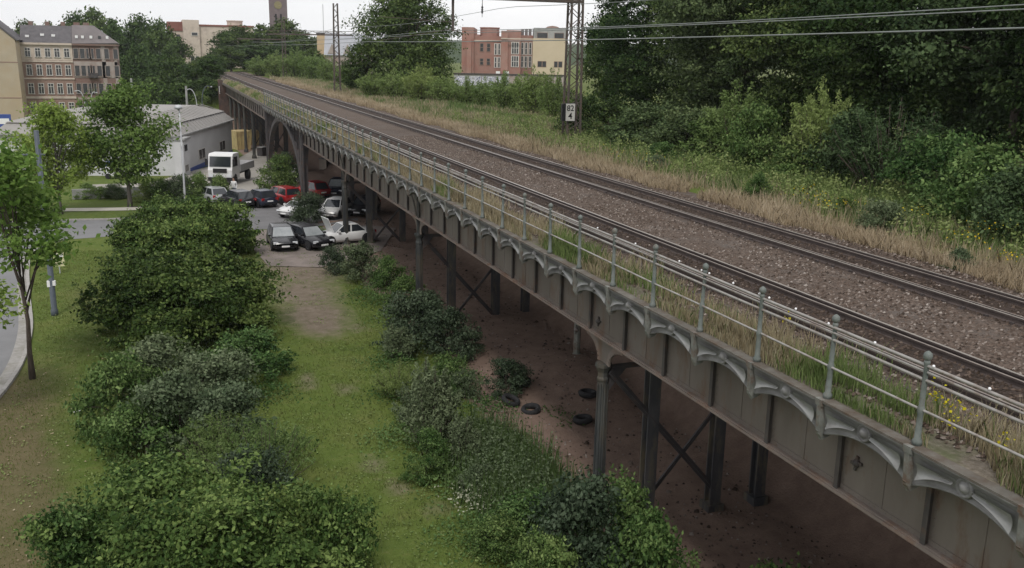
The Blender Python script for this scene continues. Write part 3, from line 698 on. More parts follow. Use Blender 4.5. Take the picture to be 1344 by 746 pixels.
# ------------------------------------------------------------------ vegetation tools
def nrm(a): return a/np.maximum(1e-9, np.linalg.norm(a, axis=-1, keepdims=True))
def leaves_mesh(name, Cc, N, size, tint, mat, r, aspect=.6):
    n = len(Cc); N = nrm(N); T = nrm(np.cross(N, r.normal(size=(n,3)))); B = np.cross(N, T)
    s_ = size[:,None]
    V = np.stack([Cc-T*s_*.5, Cc+B*s_*aspect*.5-N*s_*.10, Cc+T*s_*.5, Cc-B*s_*aspect*.5-N*s_*.10], 1).reshape(-1,3)
    me = bpy.data.meshes.new(name); np_mesh(me, V, np.arange(4*n).reshape(-1,4))
    a = me.attributes.new('tint', 'FLOAT', 'FACE'); a.data.foreach_set('value', np.clip(tint,0,1).astype(np.float32))
    me.materials.append(mat); return me
PROF = {'flat': lambda t: np.sqrt(np.clip(1-t**4, 0, 1)), 'round': lambda t: np.sqrt(np.clip(1-(2*t-1)**2, 0, 1)),
        'egg': lambda t: np.sin(np.pi*np.clip(t,0,1)**.72)**.8,
        'dome': lambda t: np.sqrt(np.clip(1-t**2.2, 0, 1)),
        'tall': lambda t: np.clip(np.minimum(1, .55+t*1.4)*np.sqrt(np.clip(1-t**3, 0, 1)), 0, 1)}
def crown(name, seed, R, z0, z1, prof, nl, n, leaf, mat, lobe=.34, ncl=16, sg=.30, flat=.8, Ry=None, zf=.5, over=1., xo=0., sprig=1.0):
    r = np.random.default_rng(seed); Ry = Ry or R
    t = (np.arange(nl)+r.random(nl))/nl; w_ = PROF[prof](t)
    ang = r.uniform(0, 6.283, nl) + np.arange(nl)*2.4; rad = np.sqrt(r.uniform(.2, 1, nl))*.82
    lr = lobe*min(R, (z1-z0)*.7)*r.uniform(.5, 1.4, nl)
    lc = np.stack([np.cos(ang)*rad*w_*R, np.sin(ang)*rad*w_*Ry, z0+(z1-z0)*(.06+.86*t)], 1)
    lc[:,:2] *= (1 + (over-1)*r.random(nl)*1.6)[:,None]; lc[:,2] *= 1 + (over-1)*r.uniform(-.6,.8,nl); lc[:,0] += xo
    p = lr**2/np.sum(lr**2)
    cl_l = r.choice(nl, nl*ncl, p=p); d = nrm(r.normal(size=(nl*ncl,3)) + np.array([0,0,.35]))
    cc = lc[cl_l] + d*lr[cl_l][:,None]*r.uniform(.5, 1.08, (nl*ncl,1))*np.array([1,1,flat])
    ctint = r.normal(0, .21, nl*ncl) + r.normal(0, .12, nl)[cl_l]
    pick = r.integers(0, nl*ncl, n)
    off = r.normal(size=(n,3))*(sg*lr[cl_l[pick]])[:,None]*np.array([1.15,1.15,zf])
    P = cc[pick] + off; P[:,2] = np.maximum(P[:,2], z0*.5+.05)
    N = d[pick]*.6 + np.array([0,0,.35]) + r.normal(size=(n,3))*.6
    sz = leaf*r.uniform(.45, 1.45, n)
    m_ = max(1, n//10); K_ = max(3, m_//14); src = r.integers(0, len(cc), K_); sd_ = nrm(d[src]*.8 + np.array([0,0,.55]) + r.normal(size=(K_,3))*.35)
    ln_ = min(R, z1-z0)*r.uniform(.10, .30, K_)*sprig; q = r.integers(0, K_, m_); tt = r.random(m_)
    SP = cc[src][q] + sd_[q]*(ln_[q]*tt)[:,None] + r.normal(size=(m_,3))*leaf*.45
    P[:m_] = SP; P[:,2] = np.maximum(P[:,2], .03); N[:m_] = sd_[q]*.2 + np.array([0,0,.5]) + r.normal(size=(m_,3))*.5
    return leaves_mesh(name, P, N, sz, .5+ctint[pick]+r.normal(0,.13,n), mat, r), lc
def trunk_mesh(seed, H, r0, lc, mat, lean=0, nb=9, bow=.3):
    r = np.random.default_rng(seed); b = MB(); k = 7
    ax = [(lean*(z/H)*H + bow*.15*math.sin(z*1.1+seed), bow*.15*math.cos(z*.9+seed)-bow*.15*math.cos(seed), z) for z in np.linspace(-.2, H*.82, k)]
    b.tube(ax, [r0*(1-.8*i/(k-1))*(1.35 if i == 0 else 1) for i in range(k)], 8)
    for i in r.choice(len(lc), min(nb, len(lc)), replace=False):
        c = lc[i]; zs = max(H*.18, c[2]*.55); f = min(zs/(H*.82), 1); s0 = Vector(ax[min(int(f*(k-1)), k-1)]); s0.z = zs
        mid = s0.lerp(Vector(c), .5) + Vector((0,0,.06*H))
        b.tube([s0, mid, Vector(c)], [r0*.42*(1-.5*f), r0*.26, r0*.07], 6)
    return b.mesh('trunk', mat, True)
PR = {}
def proto(key, seed, R, H, z0, prof, nl, n, leaf, mat, r0, bark='bark', **k):
    tk = {q: k.pop(q) for q in ('lean','nb','bow') if q in k}
    me, lc = crown('crown', seed, R, z0, H, prof, nl, n, leaf, LF[mat], **k)
    PR[key] = (me, trunk_mesh(seed, H, r0, lc, MT[bark], **tk), R, H)
def shoots(key, seed, R, H, K, n, leaf, mat, spread=.5, aspect=.4):
    r = np.random.default_rng(seed); b = MB(); a = r.uniform(0, 6.283, K); q = r.random(K)**.6
    tip = np.stack([np.cos(a)*R*q, np.sin(a)*R*q, H*(1-.45*q**2)*r.uniform(.7,1.08,K)], 1)
    base = np.stack([np.cos(a)*R*q*.3, np.sin(a)*R*q*.3, np.zeros(K)], 1)
    pk = r.integers(0, K, n); t = r.random(n)**.75; t = .08 + .92*t
    P = base[pk]*(1-t)[:,None] + tip[pk]*t[:,None]; P[:,2] -= .12*H*(t*(1-t)*4)*q[pk]*-1
    sp = (.05+spread*(1-t)**.8)*R*.38
    off = r.normal(size=(n,3))*sp[:,None]; P += off*np.array([1,1,.5]); P[:,2] = np.abs(P[:,2])+.03
    ct = r.normal(0, .14, K)
    me = leaves_mesh('crown', P, off/np.maximum(.01,sp)[:,None]*.3+np.array([0,0,.5])+r.normal(size=(n,3))*.6, leaf*r.uniform(.6,1.3,n), .5+ct[pk]+r.normal(0,.14,n), LF[mat], r, aspect)
    for i in range(0, K, 2): b.tube([base[i]-np.array([0,0,.1]), base[i]*.5+tip[i]*.5, tip[i]], [.03*H/3, .02*H/3, .006], 5)
    PR[key] = (me, b.mesh('trunk', MT['bark'], True), R, H)
def plant(name, key, loc, label, cat, sxy=1., sz=1., rz=None, group=None, mat=None):
    me, tm, R, H = PR[key]
    if mat:
        k2 = (key, mat)
        if k2 not in PR:
            m2 = me.copy(); m2.materials.clear(); m2.materials.append(LF[mat]); PR[k2] = (m2, tm, R, H)
        me = PR[k2][0]
    o = E(name, loc=tuple(map(float, loc)), rz=random.uniform(0, 6.28) if rz is None else rz, scale=(sxy, sxy, sz), label=label, cat=cat, group=group)
    O('crown' if cat == 'tree' else 'foliage', me, o); O('trunk' if cat == 'tree' else 'stem', tm, o)
    return o
def plant_px(name, key, px, ytop, d, wpx, label, cat='tree', group=None, mat=None, rz=None, zk=1.0):
    """a plant whose top shows at a pixel, standing on the terrain at depth d"""
    p = at(px, ytop, d); g = float(ground_h(p[0], p[1])); me, tm, R, H = PR[key]
    return plant(name, key, (p[0], p[1], g-.05), label, cat, sxy=wpx*d/F_PX/(2*R), sz=min(max(.3, (p[2]-g)/H)*zk, (1.45 if 'shrub' in key else 9)*wpx*d/F_PX/(2*R)), group=group, mat=mat, rz=rz)
def blades(name, P, h, wd, tint, mat, lean, r, **t):
    n = len(P); a = r.uniform(0, 6.283, n); dx = np.stack([np.cos(a), np.sin(a), np.zeros(n)], 1)
    b_ = r.uniform(0, 6.283, n); ln = np.stack([np.cos(b_), np.sin(b_), np.zeros(n)], 1)*(h*lean*r.random(n))[:,None]
    up = np.zeros((n,3)); up[:,2] = h
    mid = P + ln*.3 + up*.55
    V = np.stack([P-dx*wd[:,None]*.5, P+dx*wd[:,None]*.5, mid+dx*wd[:,None]*.4, P+ln+up, mid-dx*wd[:,None]*.4], 1).reshape(-1,3)
    i = 5*np.arange(n)[:,None]
    me = bpy.data.meshes.new(name); np_mesh(me, V, np.concatenate([i, i+1, i+2, i+3, i+4], 1))
    at_ = me.attributes.new('tint', 'FLOAT', 'FACE'); at_.data.foreach_set('value', np.clip(tint,0,1).astype(np.float32))
    me.materials.append(LF[mat]); return O(name, me, kind='stuff', **t)

# ------------------------------------------------------------------ plant prototypes
proto('maple', 11, 2.2, 8.4, 4.0, 'egg', 24, 5600, .21, 'maple', .10, lean=-.07, nb=12, lobe=.33, sg=.42, ncl=12, bow=.8, xo=-.15)
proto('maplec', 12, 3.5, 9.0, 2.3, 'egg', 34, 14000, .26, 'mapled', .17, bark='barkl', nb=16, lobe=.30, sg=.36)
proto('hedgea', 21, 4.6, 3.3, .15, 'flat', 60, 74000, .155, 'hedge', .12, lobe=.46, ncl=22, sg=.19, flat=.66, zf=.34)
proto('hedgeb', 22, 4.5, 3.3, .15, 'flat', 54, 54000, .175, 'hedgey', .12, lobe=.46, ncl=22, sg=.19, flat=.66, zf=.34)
for i in range(4):
    proto('wood%d' % i, 31+i, 5.0, 17.0, .6, 'tall', 48, 72000, .205, 'wood', .28, lobe=.40, ncl=22, sg=.18, flat=.72, zf=.4, sprig=.7)
for i in range(3):
    proto('far%d' % i, 41+i, 5.0, 14.0, 1.2, 'round' if i < 2 else 'egg', 36, 9000, .55, 'far', .3, lobe=.32, ncl=16, sg=.3)
proto('round', 51, 6.2, 12.4, .6, 'tall', 54, 40000, .30, 'far', .35, lobe=.36, ncl=22, sg=.20, sprig=.5)
for i in range(3):
    proto('shrub%d' % i, 61+i, 1.0, 1.3, .03, 'dome', 26, 7500, .085, 'shrub', .03, lobe=.36, ncl=12, sg=.30, over=1.25)
proto('lilac', 71, 3.9, 2.3, .1, 'flat', 66, 70000, .112, 'hedgey', .07, lobe=.40, ncl=14, sg=.24, zf=.4)
shoots('willow', 81, 1.1, 2.4, 46, 7000, .12, 'shrubg', .6)
shoots('feather0', 82, 2.2, 4.0, 60, 9000, .20, 'feather', .55)
shoots('feather1', 83, 2.0, 4.2, 48, 8000, .20, 'feather', .7)
shoots('wisp', 84, 1.5, 1.5, 90, 7000, .10, 'shrubg', .3, .25)

# ------------------------------------------------------------------ trees and shrubs, street side
plant('street_tree', 'maple', (*gp(47,497)[:2], 0), 'slender young maple with leaning bare trunk beside the kerbed road', 'tree', 1.0, 1.0, rz=.0)
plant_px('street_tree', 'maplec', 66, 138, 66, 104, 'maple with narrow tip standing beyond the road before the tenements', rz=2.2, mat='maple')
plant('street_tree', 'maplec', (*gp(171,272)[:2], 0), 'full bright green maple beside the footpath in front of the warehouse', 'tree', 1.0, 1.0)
plant_px('street_tree', 'maple', -75, 330, 29, 150, 'maple overhanging the road with its lower branches', rz=4.)
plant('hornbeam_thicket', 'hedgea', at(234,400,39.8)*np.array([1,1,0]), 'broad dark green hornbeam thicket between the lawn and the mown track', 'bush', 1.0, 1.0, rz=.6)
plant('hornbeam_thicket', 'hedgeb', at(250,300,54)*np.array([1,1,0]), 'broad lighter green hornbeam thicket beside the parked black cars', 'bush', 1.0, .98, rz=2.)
SH = 'shrubs along the mown grass track'
def shrub(key, px, ytop, d, wpx, label, mat=None, name='shrub', group=None): return plant_px(name, key, px, ytop, d, wpx*(1.05 if px < 420 or d < 24 else .78 if d < 60 else 1.0), label, 'bush', group, mat, zk=1.25 if px < 420 or d > 60 else 1.08)
shrub('shrub0', 150, 487, 29.5, 95, 'bright green dense shrub on the lawn in front of the dark thicket', 'shrub')
shrub('shrub1', 215, 470, 32, 110, 'mid green low shrub pressed against the dark hornbeam thicket', 'shrubg')
shrub('shrub2', 285, 485, 31.5, 105, 'grey green shrub beside the mown track below the thicket', 'shrubg')
shrub('shrub0', 325, 450, 34.5, 95, 'yellowish green shrub at the edge of the mown track', 'shrub')
shrub('shrub1', 235, 525, 28, 120, 'grey leaved shrub with dark gaps behind the lilac thicket', 'shrubg')
shrub('wisp', 345, 570, 26, 150, 'wispy grey twiggy shrub overhanging the mown track', 'feather')
shrub('wisp', 290, 555, 27, 120, 'wispy olive broom like shrub behind the lilac thicket', 'feather')
plant('lilac_thicket', 'lilac', at(262,720,21)*np.array([1,1,0]), 'broad yellow green lilac thicket spreading over the lawn', 'bush', 1.0, 1.0, rz=1.)
shrub('shrub2', 100, 690, 21, 110, 'small dark green shrub at the lawn side of the lilac thicket', 'shrub')
shrub('shrub0', 440, 662, 21.5, 110, 'small green shrub on the track side of the lilac thicket', 'hedgey')
shrub('shrub1', 260, 478, 33.5, 90, 'olive green shrub tucked under the front of the dark thicket', 'shrub')
shrub('shrub0', 190, 545, 27.5, 100, 'spreading mid green shrub between the bright green shrub and the lilac thicket', 'shrub')
shrub('shrub2', 300, 530, 28.5, 100, 'pale leafed shrub in the middle of the shrub belt', 'shrubg')
shrub('shrub0', 330, 610, 24.5, 90, 'small dark shrub beside the wispy grey shrub', 'shrubb')
shrub('shrub1', 360, 690, 21, 110, 'bushy green shrub leaning out of the lilac thicket toward the track', 'hedgey')
# right of the track, along the columns
shrub('wisp', 525, 476, 33, 110, 'grey leaved wispy shrub on the track margin below the elder', 'feather')
shrub('shrub0', 590, 468, 33.5, 66, 'dark shrub behind the pale willow at the edge of the soil', 'shrub')
shrub('willow', 606, 545, 27, 80, 'second pale willow clump rising beside the nettles', None, 'willow_shrub')
shrub('shrub1', 625, 600, 25.5, 60, 'soft green shrub at the soil edge among the nettles', 'shrubg')
shrub('shrub0', 720, 700, 20.5, 90, 'leafy green shrub in front of the bluish grey shrub', 'shrub')
shrub('shrub2', 612, 440, 38.5, 70, 'dark shrub filling the gap under the girder by the second column row', 'shrubb')
shrub('shrub1', 560, 380, 41, 60, 'dark climbing ivy on the second fluted column', 'shrubb')
shrub('shrub0', 530, 365, 44, 60, 'dull green shrub behind the second fluted column', 'shrub')
shrub('willow', 565, 478, 28, 120, 'pale grey green willow shrub between the mown track and the columns', None, 'willow_shrub')
shrub('willow', 540, 505, 30, 70, 'small pale willow shoot clump at the track edge', None, 'willow_shrub')
shrub('shrub1', 560, 566, 26.5, 80, 'dark leafy shrub at the foot of the pale willow', 'shrub')
shrub('shrub0', 690, 655, 23.5, 95, 'mid green shrub among the nettles before the fluted column', 'shrub')
shrub('shrub2', 765, 655, 21.5, 125, 'bluish grey shrub at the foot of the nearest fluted column', 'shrubb')
shrub('shrub0', 822, 596, 22.6, 110, 'leafy green shrub climbing between the two nearest columns', 'shrub')
shrub('shrub1', 872, 640, 20.5, 120, 'bright leafy shrub leaning on the rusty streaked column', 'shrub')
shrub('shrub2', 650, 690, 22.5, 70, 'low dark shrub at the mown track edge beside white flowering weeds', 'shrub')
shrub('shrub2', 545, 398, 38.5, 110, 'dark elder shrub wrapped round the second fluted column', 'shrubb')
shrub('shrub1', 590, 420, 37, 90, 'dark ivy mound beneath the girder behind the second fluted column', 'shrubb')
shrub('willow', 520, 428, 37, 80, 'light green shrub on the slope before the second fluted column', 'shrubg')
shrub('shrub1', 476, 330, 49, 75, 'grey green shrub beside the third column near the white wreck', 'shrubg')
shrub('shrub2', 437, 328, 51, 45, 'dark green shrub at the edge of the dirt lot by the white wreck', 'shrubb')
shrub('shrub0', 510, 340, 48, 55, 'dark shrub under the girder between second and third columns', 'shrub')
shrub('shrub1', 665, 482, 34, 80, 'low creeping green shrub on the bare soil under the viaduct', 'shrubb')
shrub('shrub0', 610, 480, 33, 50, 'low green shrub at the edge of the bare soil under the viaduct', 'shrubg')
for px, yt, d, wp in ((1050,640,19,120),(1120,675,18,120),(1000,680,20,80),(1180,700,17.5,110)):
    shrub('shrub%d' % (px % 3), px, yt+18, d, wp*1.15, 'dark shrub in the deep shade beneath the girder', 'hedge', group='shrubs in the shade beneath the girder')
shrub('shrub2', 405, 265, 66, 45, 'dark ivy covered shrub at the foot of the arch pier', 'shrubb')
shrub('shrub0', 400, 300, 62, 70, 'light green shrub between the parking lot and the dirt lot', 'shrub')
shrub('shrub1', 362, 218, 81, 45, 'bright green shrub growing under the road arch', 'shrub')
shrub('shrub0', 375, 205, 84, 40, 'tall dark shrub under the road arch', 'shrubb')
for i, (px, yt, d, wp) in enumerate(((286,236,74.5,32),(265,239,74,36),(238,241,73.6,38),(210,243,73.6,36),(188,246,74,28),(150,247,75,26),(131,249,75,22),(112,247,75,28))):
    shrub('shrub%d' % (i % 3), px, yt, d, wp, ('mid green','light green','grey green')[i % 3] + ' rounded shrub in the planted strip between footpath and yard', ('shrub','feather','shrubg')[i % 3], group='shrubs in the strip beside the footpath')
# ------------------------------------------------------------------ far trees, left and centre
FG = 'trees beyond the warehouse and tenements'
for i, (px, yt, d, wp) in enumerate(((95,20,262,60),(122,16,255,70),(150,22,250,60),(180,24,246,62),(207,30,240,56),(60,26,285,40),(30,30,300,50),(232,52,232,40))):
    plant_px('tree', 'far%d' % (i % 3), px, yt, d, wp, 'tall tree in the line behind the tenement roofs', group=FG)
for i, (px, yt, d, wp) in enumerate(((178,62,196,52),(205,70,188,56),(232,76,178,54),(258,84,172,50),(200,98,160,56),(236,104,155,56),(268,100,166,34),(170,96,175,46),(278,82,205,32))):
    plant_px('tree', 'far%d' % ((i+1) % 3), px, yt, d, wp, 'dense dark tree between the tenements and the viaduct end', group='dense trees at the viaduct end')
for i, (px, yt, d, wp) in enumerate(((292,42,262,46),(318,36,258,54),(345,30,255,52),(372,27,252,54),(398,42,248,46),(330,56,236,60),(372,56,236,60),(302,62,228,46),(408,62,225,40))):
    plant_px('tree', 'far%d' % (i % 3), px, yt, d, wp, 'rounded tree in the mass below the clock tower', group='trees below the clock tower')
for i, (px, yt, d, wp) in enumerate(((340,78,200,46),(365,72,192,46),(388,70,182,46),(412,74,172,44),(432,80,160,40),(452,88,148,44))):
    plant_px('sapling', 'feather%d' % (i % 2), px, yt, d, wp, 'pale feathery sapling beside the track verge before the far trees', 'bush', 'feathery saplings before the far trees', zk=1.2)
for i, (px, yt, d, wp) in enumerate(((277,98,160,34),(271,108,156,36),(262,118,152,34),(286,92,186,24))):
    plant_px('tree', 'far%d' % (i % 3), px, yt, d, wp, 'low dark tree crowding the brick abutment at the viaduct end', group='low trees by the abutment')
plant_px('lime_tree', 'round', 536, -14, 118, 136, 'large dense round crowned tree beside the brick factory', rz=1.3)
plant_px('tree', 'far1', 482, 52, 126, 56, 'smaller dark tree leaning out of the large round crowned tree')
plant_px('tree', 'far2', 462, 72, 130, 34, 'small dark tree behind the slim lattice mast')
for i, (px, yt, d, wp) in enumerate(((488,98,114,50),(520,97,110,52),(552,93,106,54),(583,104,104,56),(612,108,100,46),(638,108,98,42),(664,104,92,56),(698,98,86,66),(728,104,80,50))):
    plant_px('bush', 'feather%d' % (i % 2), px, yt, d, wp, 'light green feathery bush in the row along the dry verge', 'bush', 'feathery bushes along the dry verge', zk=1.22)
# ------------------------------------------------------------------ wood on the right
WG = 'trees of the dark wood beside the track'
for i, (x, y, s_) in enumerate(((27.5,70,.92),(29,62,1.0),(26.5,55,1.0),(27,47.5,1.02),(26,40,1.0),(27,33,1.05),(26,26.5,1.0),(27.5,20,1.05),(27,13,1.0),(35,66,1.1),(36,54,1.15),(35,42,1.1),(36,30,1.15),(35,18,1.1))):
    plant('wood_tree', 'wood%d' % (i % 4), (x, y, 6.35), ('grey green' if i % 3 == 2 else 'dark green') + (' tall tree in the front edge of the wood beside the track' if i < 9 else ' tall tree in the second row of the wood behind the edge trees'), 'tree', s_, s_, group=WG, mat='woodg' if i % 3 == 2 else None)
plant_px('tree', 'far0', 800, 12, 88, 60, 'thin topped tree at the open end of the dark wood')
for i, (px, yt, d, wp, k, m_) in enumerate(((975,110,50,110,'feather0','feather'),(1085,102,43,100,'feather1','feather'),(1000,150,47,80,'shrub1','shrub'),(905,150,54,100,'shrub2','woodg'),(850,140,58,90,'shrub0','woodg'),(800,140,63,80,'shrub1','wood'),(1180,130,40,190,'wisp','woodg'),(1240,190,36,130,'shrub2','shrub'),(1300,200,32,150,'shrub0','shrub'),(1130,160,42,110,'shrub1','woodg'),(1060,190,44,90,'shrub0','shrub'),(935,165,51,90,'shrub1','shrub'),(765,130,66,60,'shrub2','wood'),(1350,235,29,130,'shrub1','woodg'))):
    lab = ('light green pointed sapling' if 'feather' in k else 'grey green drooping shrub' if k == 'wisp' else {'shrub': 'fresh green leafy shrub', 'woodg': 'grey green leafy shrub', 'wood': 'dark green leafy shrub'}[m_]) + ' at the foot of the dark wood'
    plant_px('verge_shrub', k, px, yt, d, wp, lab, 'bush', 'undergrowth at the foot of the dark wood', m_)
for i, (px, yt, d, wp) in enumerate(((860,205,47,34),(1000,232,37,34),(1160,268,30.5,60),(1110,255,34,40),(1260,310,25,50),(870,190,50,40))):
    plant_px('weed_clump', 'shrub%d' % (i % 3), px, yt, d, wp, ('green' if i % 2 else 'grey green') + ' low leafy weed clump between dry grass and wood', 'plant', 'weed clumps on the verge', 'shrub' if i % 2 else 'shrubg')

# ------------------------------------------------------------------ grass, weeds and flowers
r = np.random.default_rng(99)
def scatter_y(n, a, b, pw): return a + (b-a)*r.random(n)**pw
# dry grass beside the far track
n = 70000; y = scatter_y(n, 8, 170, 1.9); x = 9.3 + np.abs(r.normal(0, 1.15, n)) + .25*np.sin(y*.7); dist = np.hypot(x+10, y)
clump = np.array([noise.noise((a*.5, b*.35, 4)) for a, b in zip(x, y)])
k = clump > -.28; x, y, dist, clump = x[k], y[k], dist[k], clump[k]; n = len(x)
blades('dry_grass', np.stack([x, y, np.full(n, 6.38)], 1), r.uniform(.2, .55, n)*(1+.5*clump), .006+.0006*dist, .5+.35*clump+r.normal(0,.18,n), 'straw', .6, r, label='straw coloured dry grass along the edge of the far track', cat='grass')
n = 62000; y = scatter_y(n, 10, 190, 1.8); x = r.uniform(11.8, 22.5, n); dist = np.hypot(x+10, y)
clump = np.array([noise.noise((a*.4, b*.25, 8)) for a, b in zip(x, y)])
blades('verge_grass', np.stack([x, y, np.full(n, 6.36)], 1), r.uniform(.25, .7, n)*(1+.6*clump), .007+.0005*dist, .5+.4*clump+r.normal(0,.16,n), 'green', .6, r, label='rank green grass and weeds between the dry grass and the wood', cat='grass')
n = 13000; y = scatter_y(n, 10, 190, 1.5); x = 10.3 + np.abs(r.normal(0, 2.6, n)); dist = np.hypot(x+10, y)
k = np.array([noise.noise((a*.35, b*.2, 15)) for a, b in zip(x, y)]) > -.06; x, y, dist = x[k], y[k], dist[k]; n = len(x)
blades('tall_straw', np.stack([x, y, np.full(n, 6.36)], 1), r.uniform(.4, .85, n), .006+.0006*dist, .5+r.normal(0,.2,n), 'straw', .5, r, label='tall straw stalks standing among the green verge weeds', cat='grass')
n = 24000; y = r.uniform(52, 185, n); x = r.uniform(11, 23, n); dist = np.hypot(x+10, y)
k = np.array([noise.noise((a*.3, b2*.12, 19)) for a, b2 in zip(x, y)]) > -.08; x, y, dist = x[k], y[k], dist[k]; n = len(x)
blades('far_straw', np.stack([x, y, np.full(n, 6.36)], 1), r.uniform(.35, .75, n), .006+.0007*dist, .5+r.normal(0,.2,n), 'straw', .5, r, label='bleached straw patches on the far stretch of verge', cat='grass')
# leafy weeds on the verge
n = 52000; cxy = np.stack([r.uniform(11.6, 21.5, 700), scatter_y(700, 12, 78, 1.3)], 1); pk = r.integers(0, 700, n)
ch = r.uniform(.45, 1.25, 700); off = r.normal(size=(n,2))*.33; P = np.zeros((n,3)); P[:,:2] = cxy[pk]+off
P[:,2] = 6.4 + ch[pk]*r.random(n)**.6*np.exp(-(off**2).sum(1)/.35)
ct = r.normal(.08,.2,700)
me = leaves_mesh('verge_weeds', P, np.array([0,0,.7])+r.normal(size=(n,3))*.6, r.uniform(.07,.17,n), .5+ct[pk]+r.normal(0,.15,n), LF['green'], r)
O('verge_weeds', me, label='leafy herbs and young shoots spread over the track verge', cat='weeds', kind='stuff')
def flowers(name, spots, n, s_, z, mat, label):
    P = []
    for (px, py, zz, rad, hgt) in spots:
        d = ray(px, py); c = CAM + d*((zz-CAM[2])/d[2])
        q = r.normal(size=(n,3))*np.array([rad, rad*1.3, .10]); q[:,2] = np.abs(q[:,2]) + hgt*r.uniform(.7,1.1,n); P.append(c+q)
    P = np.concatenate(P)
    me = leaves_mesh(name, P, np.array([0,0,.8])+r.normal(size=P.shape)*.5, s_*r.uniform(.6,1.2,len(P)), .5+r.normal(0,.2,len(P)), LF[mat], r, .9)
    O(name, me, label=label, cat='flowers', kind='stuff')
flowers('yellow_flowers', [(1075,285,6.4,.55,.6),(1100,288,6.4,.45,.6),(1270,335,6.4,.4,.6),(1290,325,6.4,.3,.7),(1320,360,6.4,.3,.5),(1195,300,6.4,.3,.6),(820,215,6.4,.5,.5),(850,222,6.4,.5,.5),(790,205,6.4,.4,.4),(1060,275,6.4,.3,.7)], 30, .06, 0, 'yellow', 'yellow ragwort flower heads scattered along the verge weeds')
flowers('deck_flowers', [(1232,560,6.5,.07,.42),(1258,570,6.5,.07,.40),(1222,556,6.5,.05,.5),(1320,610,6.5,.06,.3),(1030,440,6.5,.06,.3),(1246,580,6.5,.05,.3)], 16, .055, 0, 'yellow', 'small yellow flowers growing behind the railing on the deck edge')
# deck edge growth behind the railing
n = 60000; y = scatter_y(n, 5.5, 165, 2.1); x = np.clip(.06+np.abs(r.normal(0,.62,n)), .04, 1.75); dist = np.hypot(x+10, y)
clump = np.array([noise.noise((a*1.2, b*.5, 21)) for a, b in zip(x, y)])
grn = np.array([noise.noise((1.5, b*.32, 33)) for b in y]) + .45*ss(17, 11, y) - .15
dense = (clump > -.26) & ~((x > 1.15) & (clump < .12))
for nm, mk, mt, lb in (('deck_straw', dense & (grn + r.normal(0,.2,n) < .05), 'straw', 'dry straw grass growing behind the railing on the viaduct deck'), ('deck_grass', dense & (grn + r.normal(0,.2,n) >= .05), 'green', 'green weeds growing behind the railing on the viaduct deck')):
    xx, yy_, dd, cc = x[mk], y[mk], dist[mk], clump[mk]; m_ = len(xx)
    blades(nm, np.stack([xx, yy_, np.full(m_, 6.45)], 1), r.uniform(.14, .58, m_)*(1+.8*cc)*np.where(xx < .3, .6, 1), .005+.0006*dd, .5+.3*cc+r.normal(0,.2,m_), mt, .5, r, label=lb, cat='grass')
# short lawn blades
n = 85000; y = scatter_y(n, 15, 62, 1.4); x = r.uniform(-17, -.6, n)
ctr = np.array([along(s_)[0] for s_ in np.arange(0, 75, .5)]); 
ky = ctr[:,1]; ordr = np.argsort(ky); kx = np.interp(y, ky[ordr], ctr[:,0][ordr])
k = (x > kx + .25) & (y < 60); 
di = np.zeros(n)
for p, rr in zip(pc, (2.6, 2.0, 1.7, 1.3)): di = np.maximum(di, np.exp(-(((x-p[0])/rr)**2 + ((y-p[1])/(rr*1.9))**2)))
k &= di < .3; x, y = x[k], y[k]; n = len(x)
cl_ = np.array([noise.noise((a*.8, b*.8, 2)) for a, b in zip(x, y)])
blades('lawn_grass', np.stack([x, y, np.full(n, -.01)], 1), r.uniform(.03, .10, n)*(1+.9*cl_), .010+.0005*np.hypot(x+10, y), .5+.3*cl_+r.normal(0,.2,n), 'lawn', .8, r, label='short lawn grass on the strip beside the viaduct', cat='grass')
n = 14000; K_ = 900; cw = np.stack([r.uniform(-16.5, -1.2, K_), scatter_y(K_, 16, 60, 1.3)], 1); cw = cw[cw[:,0] > np.interp(cw[:,1], ky[ordr], ctr[:,0][ordr])+.4]; pk = r.integers(0, len(cw), n)
Q = np.zeros((n,3)); Q[:,:2] = cw[pk] + r.normal(size=(n,2))*.16; Q[:,2] = .02+.07*r.random(n)
O('lawn_weeds', leaves_mesh('lawn_weeds', Q, np.array([0,0,1.])+r.normal(size=Q.shape)*.4, r.uniform(.04,.10,n), .5+r.normal(0,.12,len(cw))[pk]+r.normal(0,.15,n), LF['green'], r, .6), label='low clover and dandelion leaves dotted over the lawn', cat='weeds', kind='stuff')
def rubble(n, seed):
    q = np.random.default_rng(seed); x = q.uniform(-.5, 6.0, n); y = 12 + 60*q.random(n)**1.3; s_ = q.uniform(.015, .06, n)*np.where(q.random(n) < .06, 2.0, 1)
    z = np.array([surf(a, b2) for a, b2 in zip(x, y)]) + .008
    base = np.array([(1,.2,0),(-.1,1,0),(-1,-.2,0),(.1,-1,0),(0,0,.8),(.5,.5,.5)]); V = base[None]*s_[:,None,None]*q.uniform(.6,1.3,(n,6,3)) + np.stack([x,y,z],1)[:,None]
    T = np.array([(0,1,4),(1,2,4),(2,3,4),(3,0,4),(0,1,5)]); Qd = (T[None]+6*np.arange(n)[:,None,None]).reshape(-1,3)
    me = bpy.data.meshes.new('soil_rubble'); np_mesh(me, V.reshape(-1,3), Qd); a_t = me.attributes.new('tint','FLOAT','FACE'); a_t.data.foreach_set('value', np.repeat(np.clip(.45+q.normal(0,.25,n),0,1),5).astype(np.float32)); me.materials.append(LF['stone'])
    O('soil_rubble', me, label='small stones and clods strewn over the bare soil under the viaduct', cat='rubble', kind='stuff')
rubble(5000, 5)
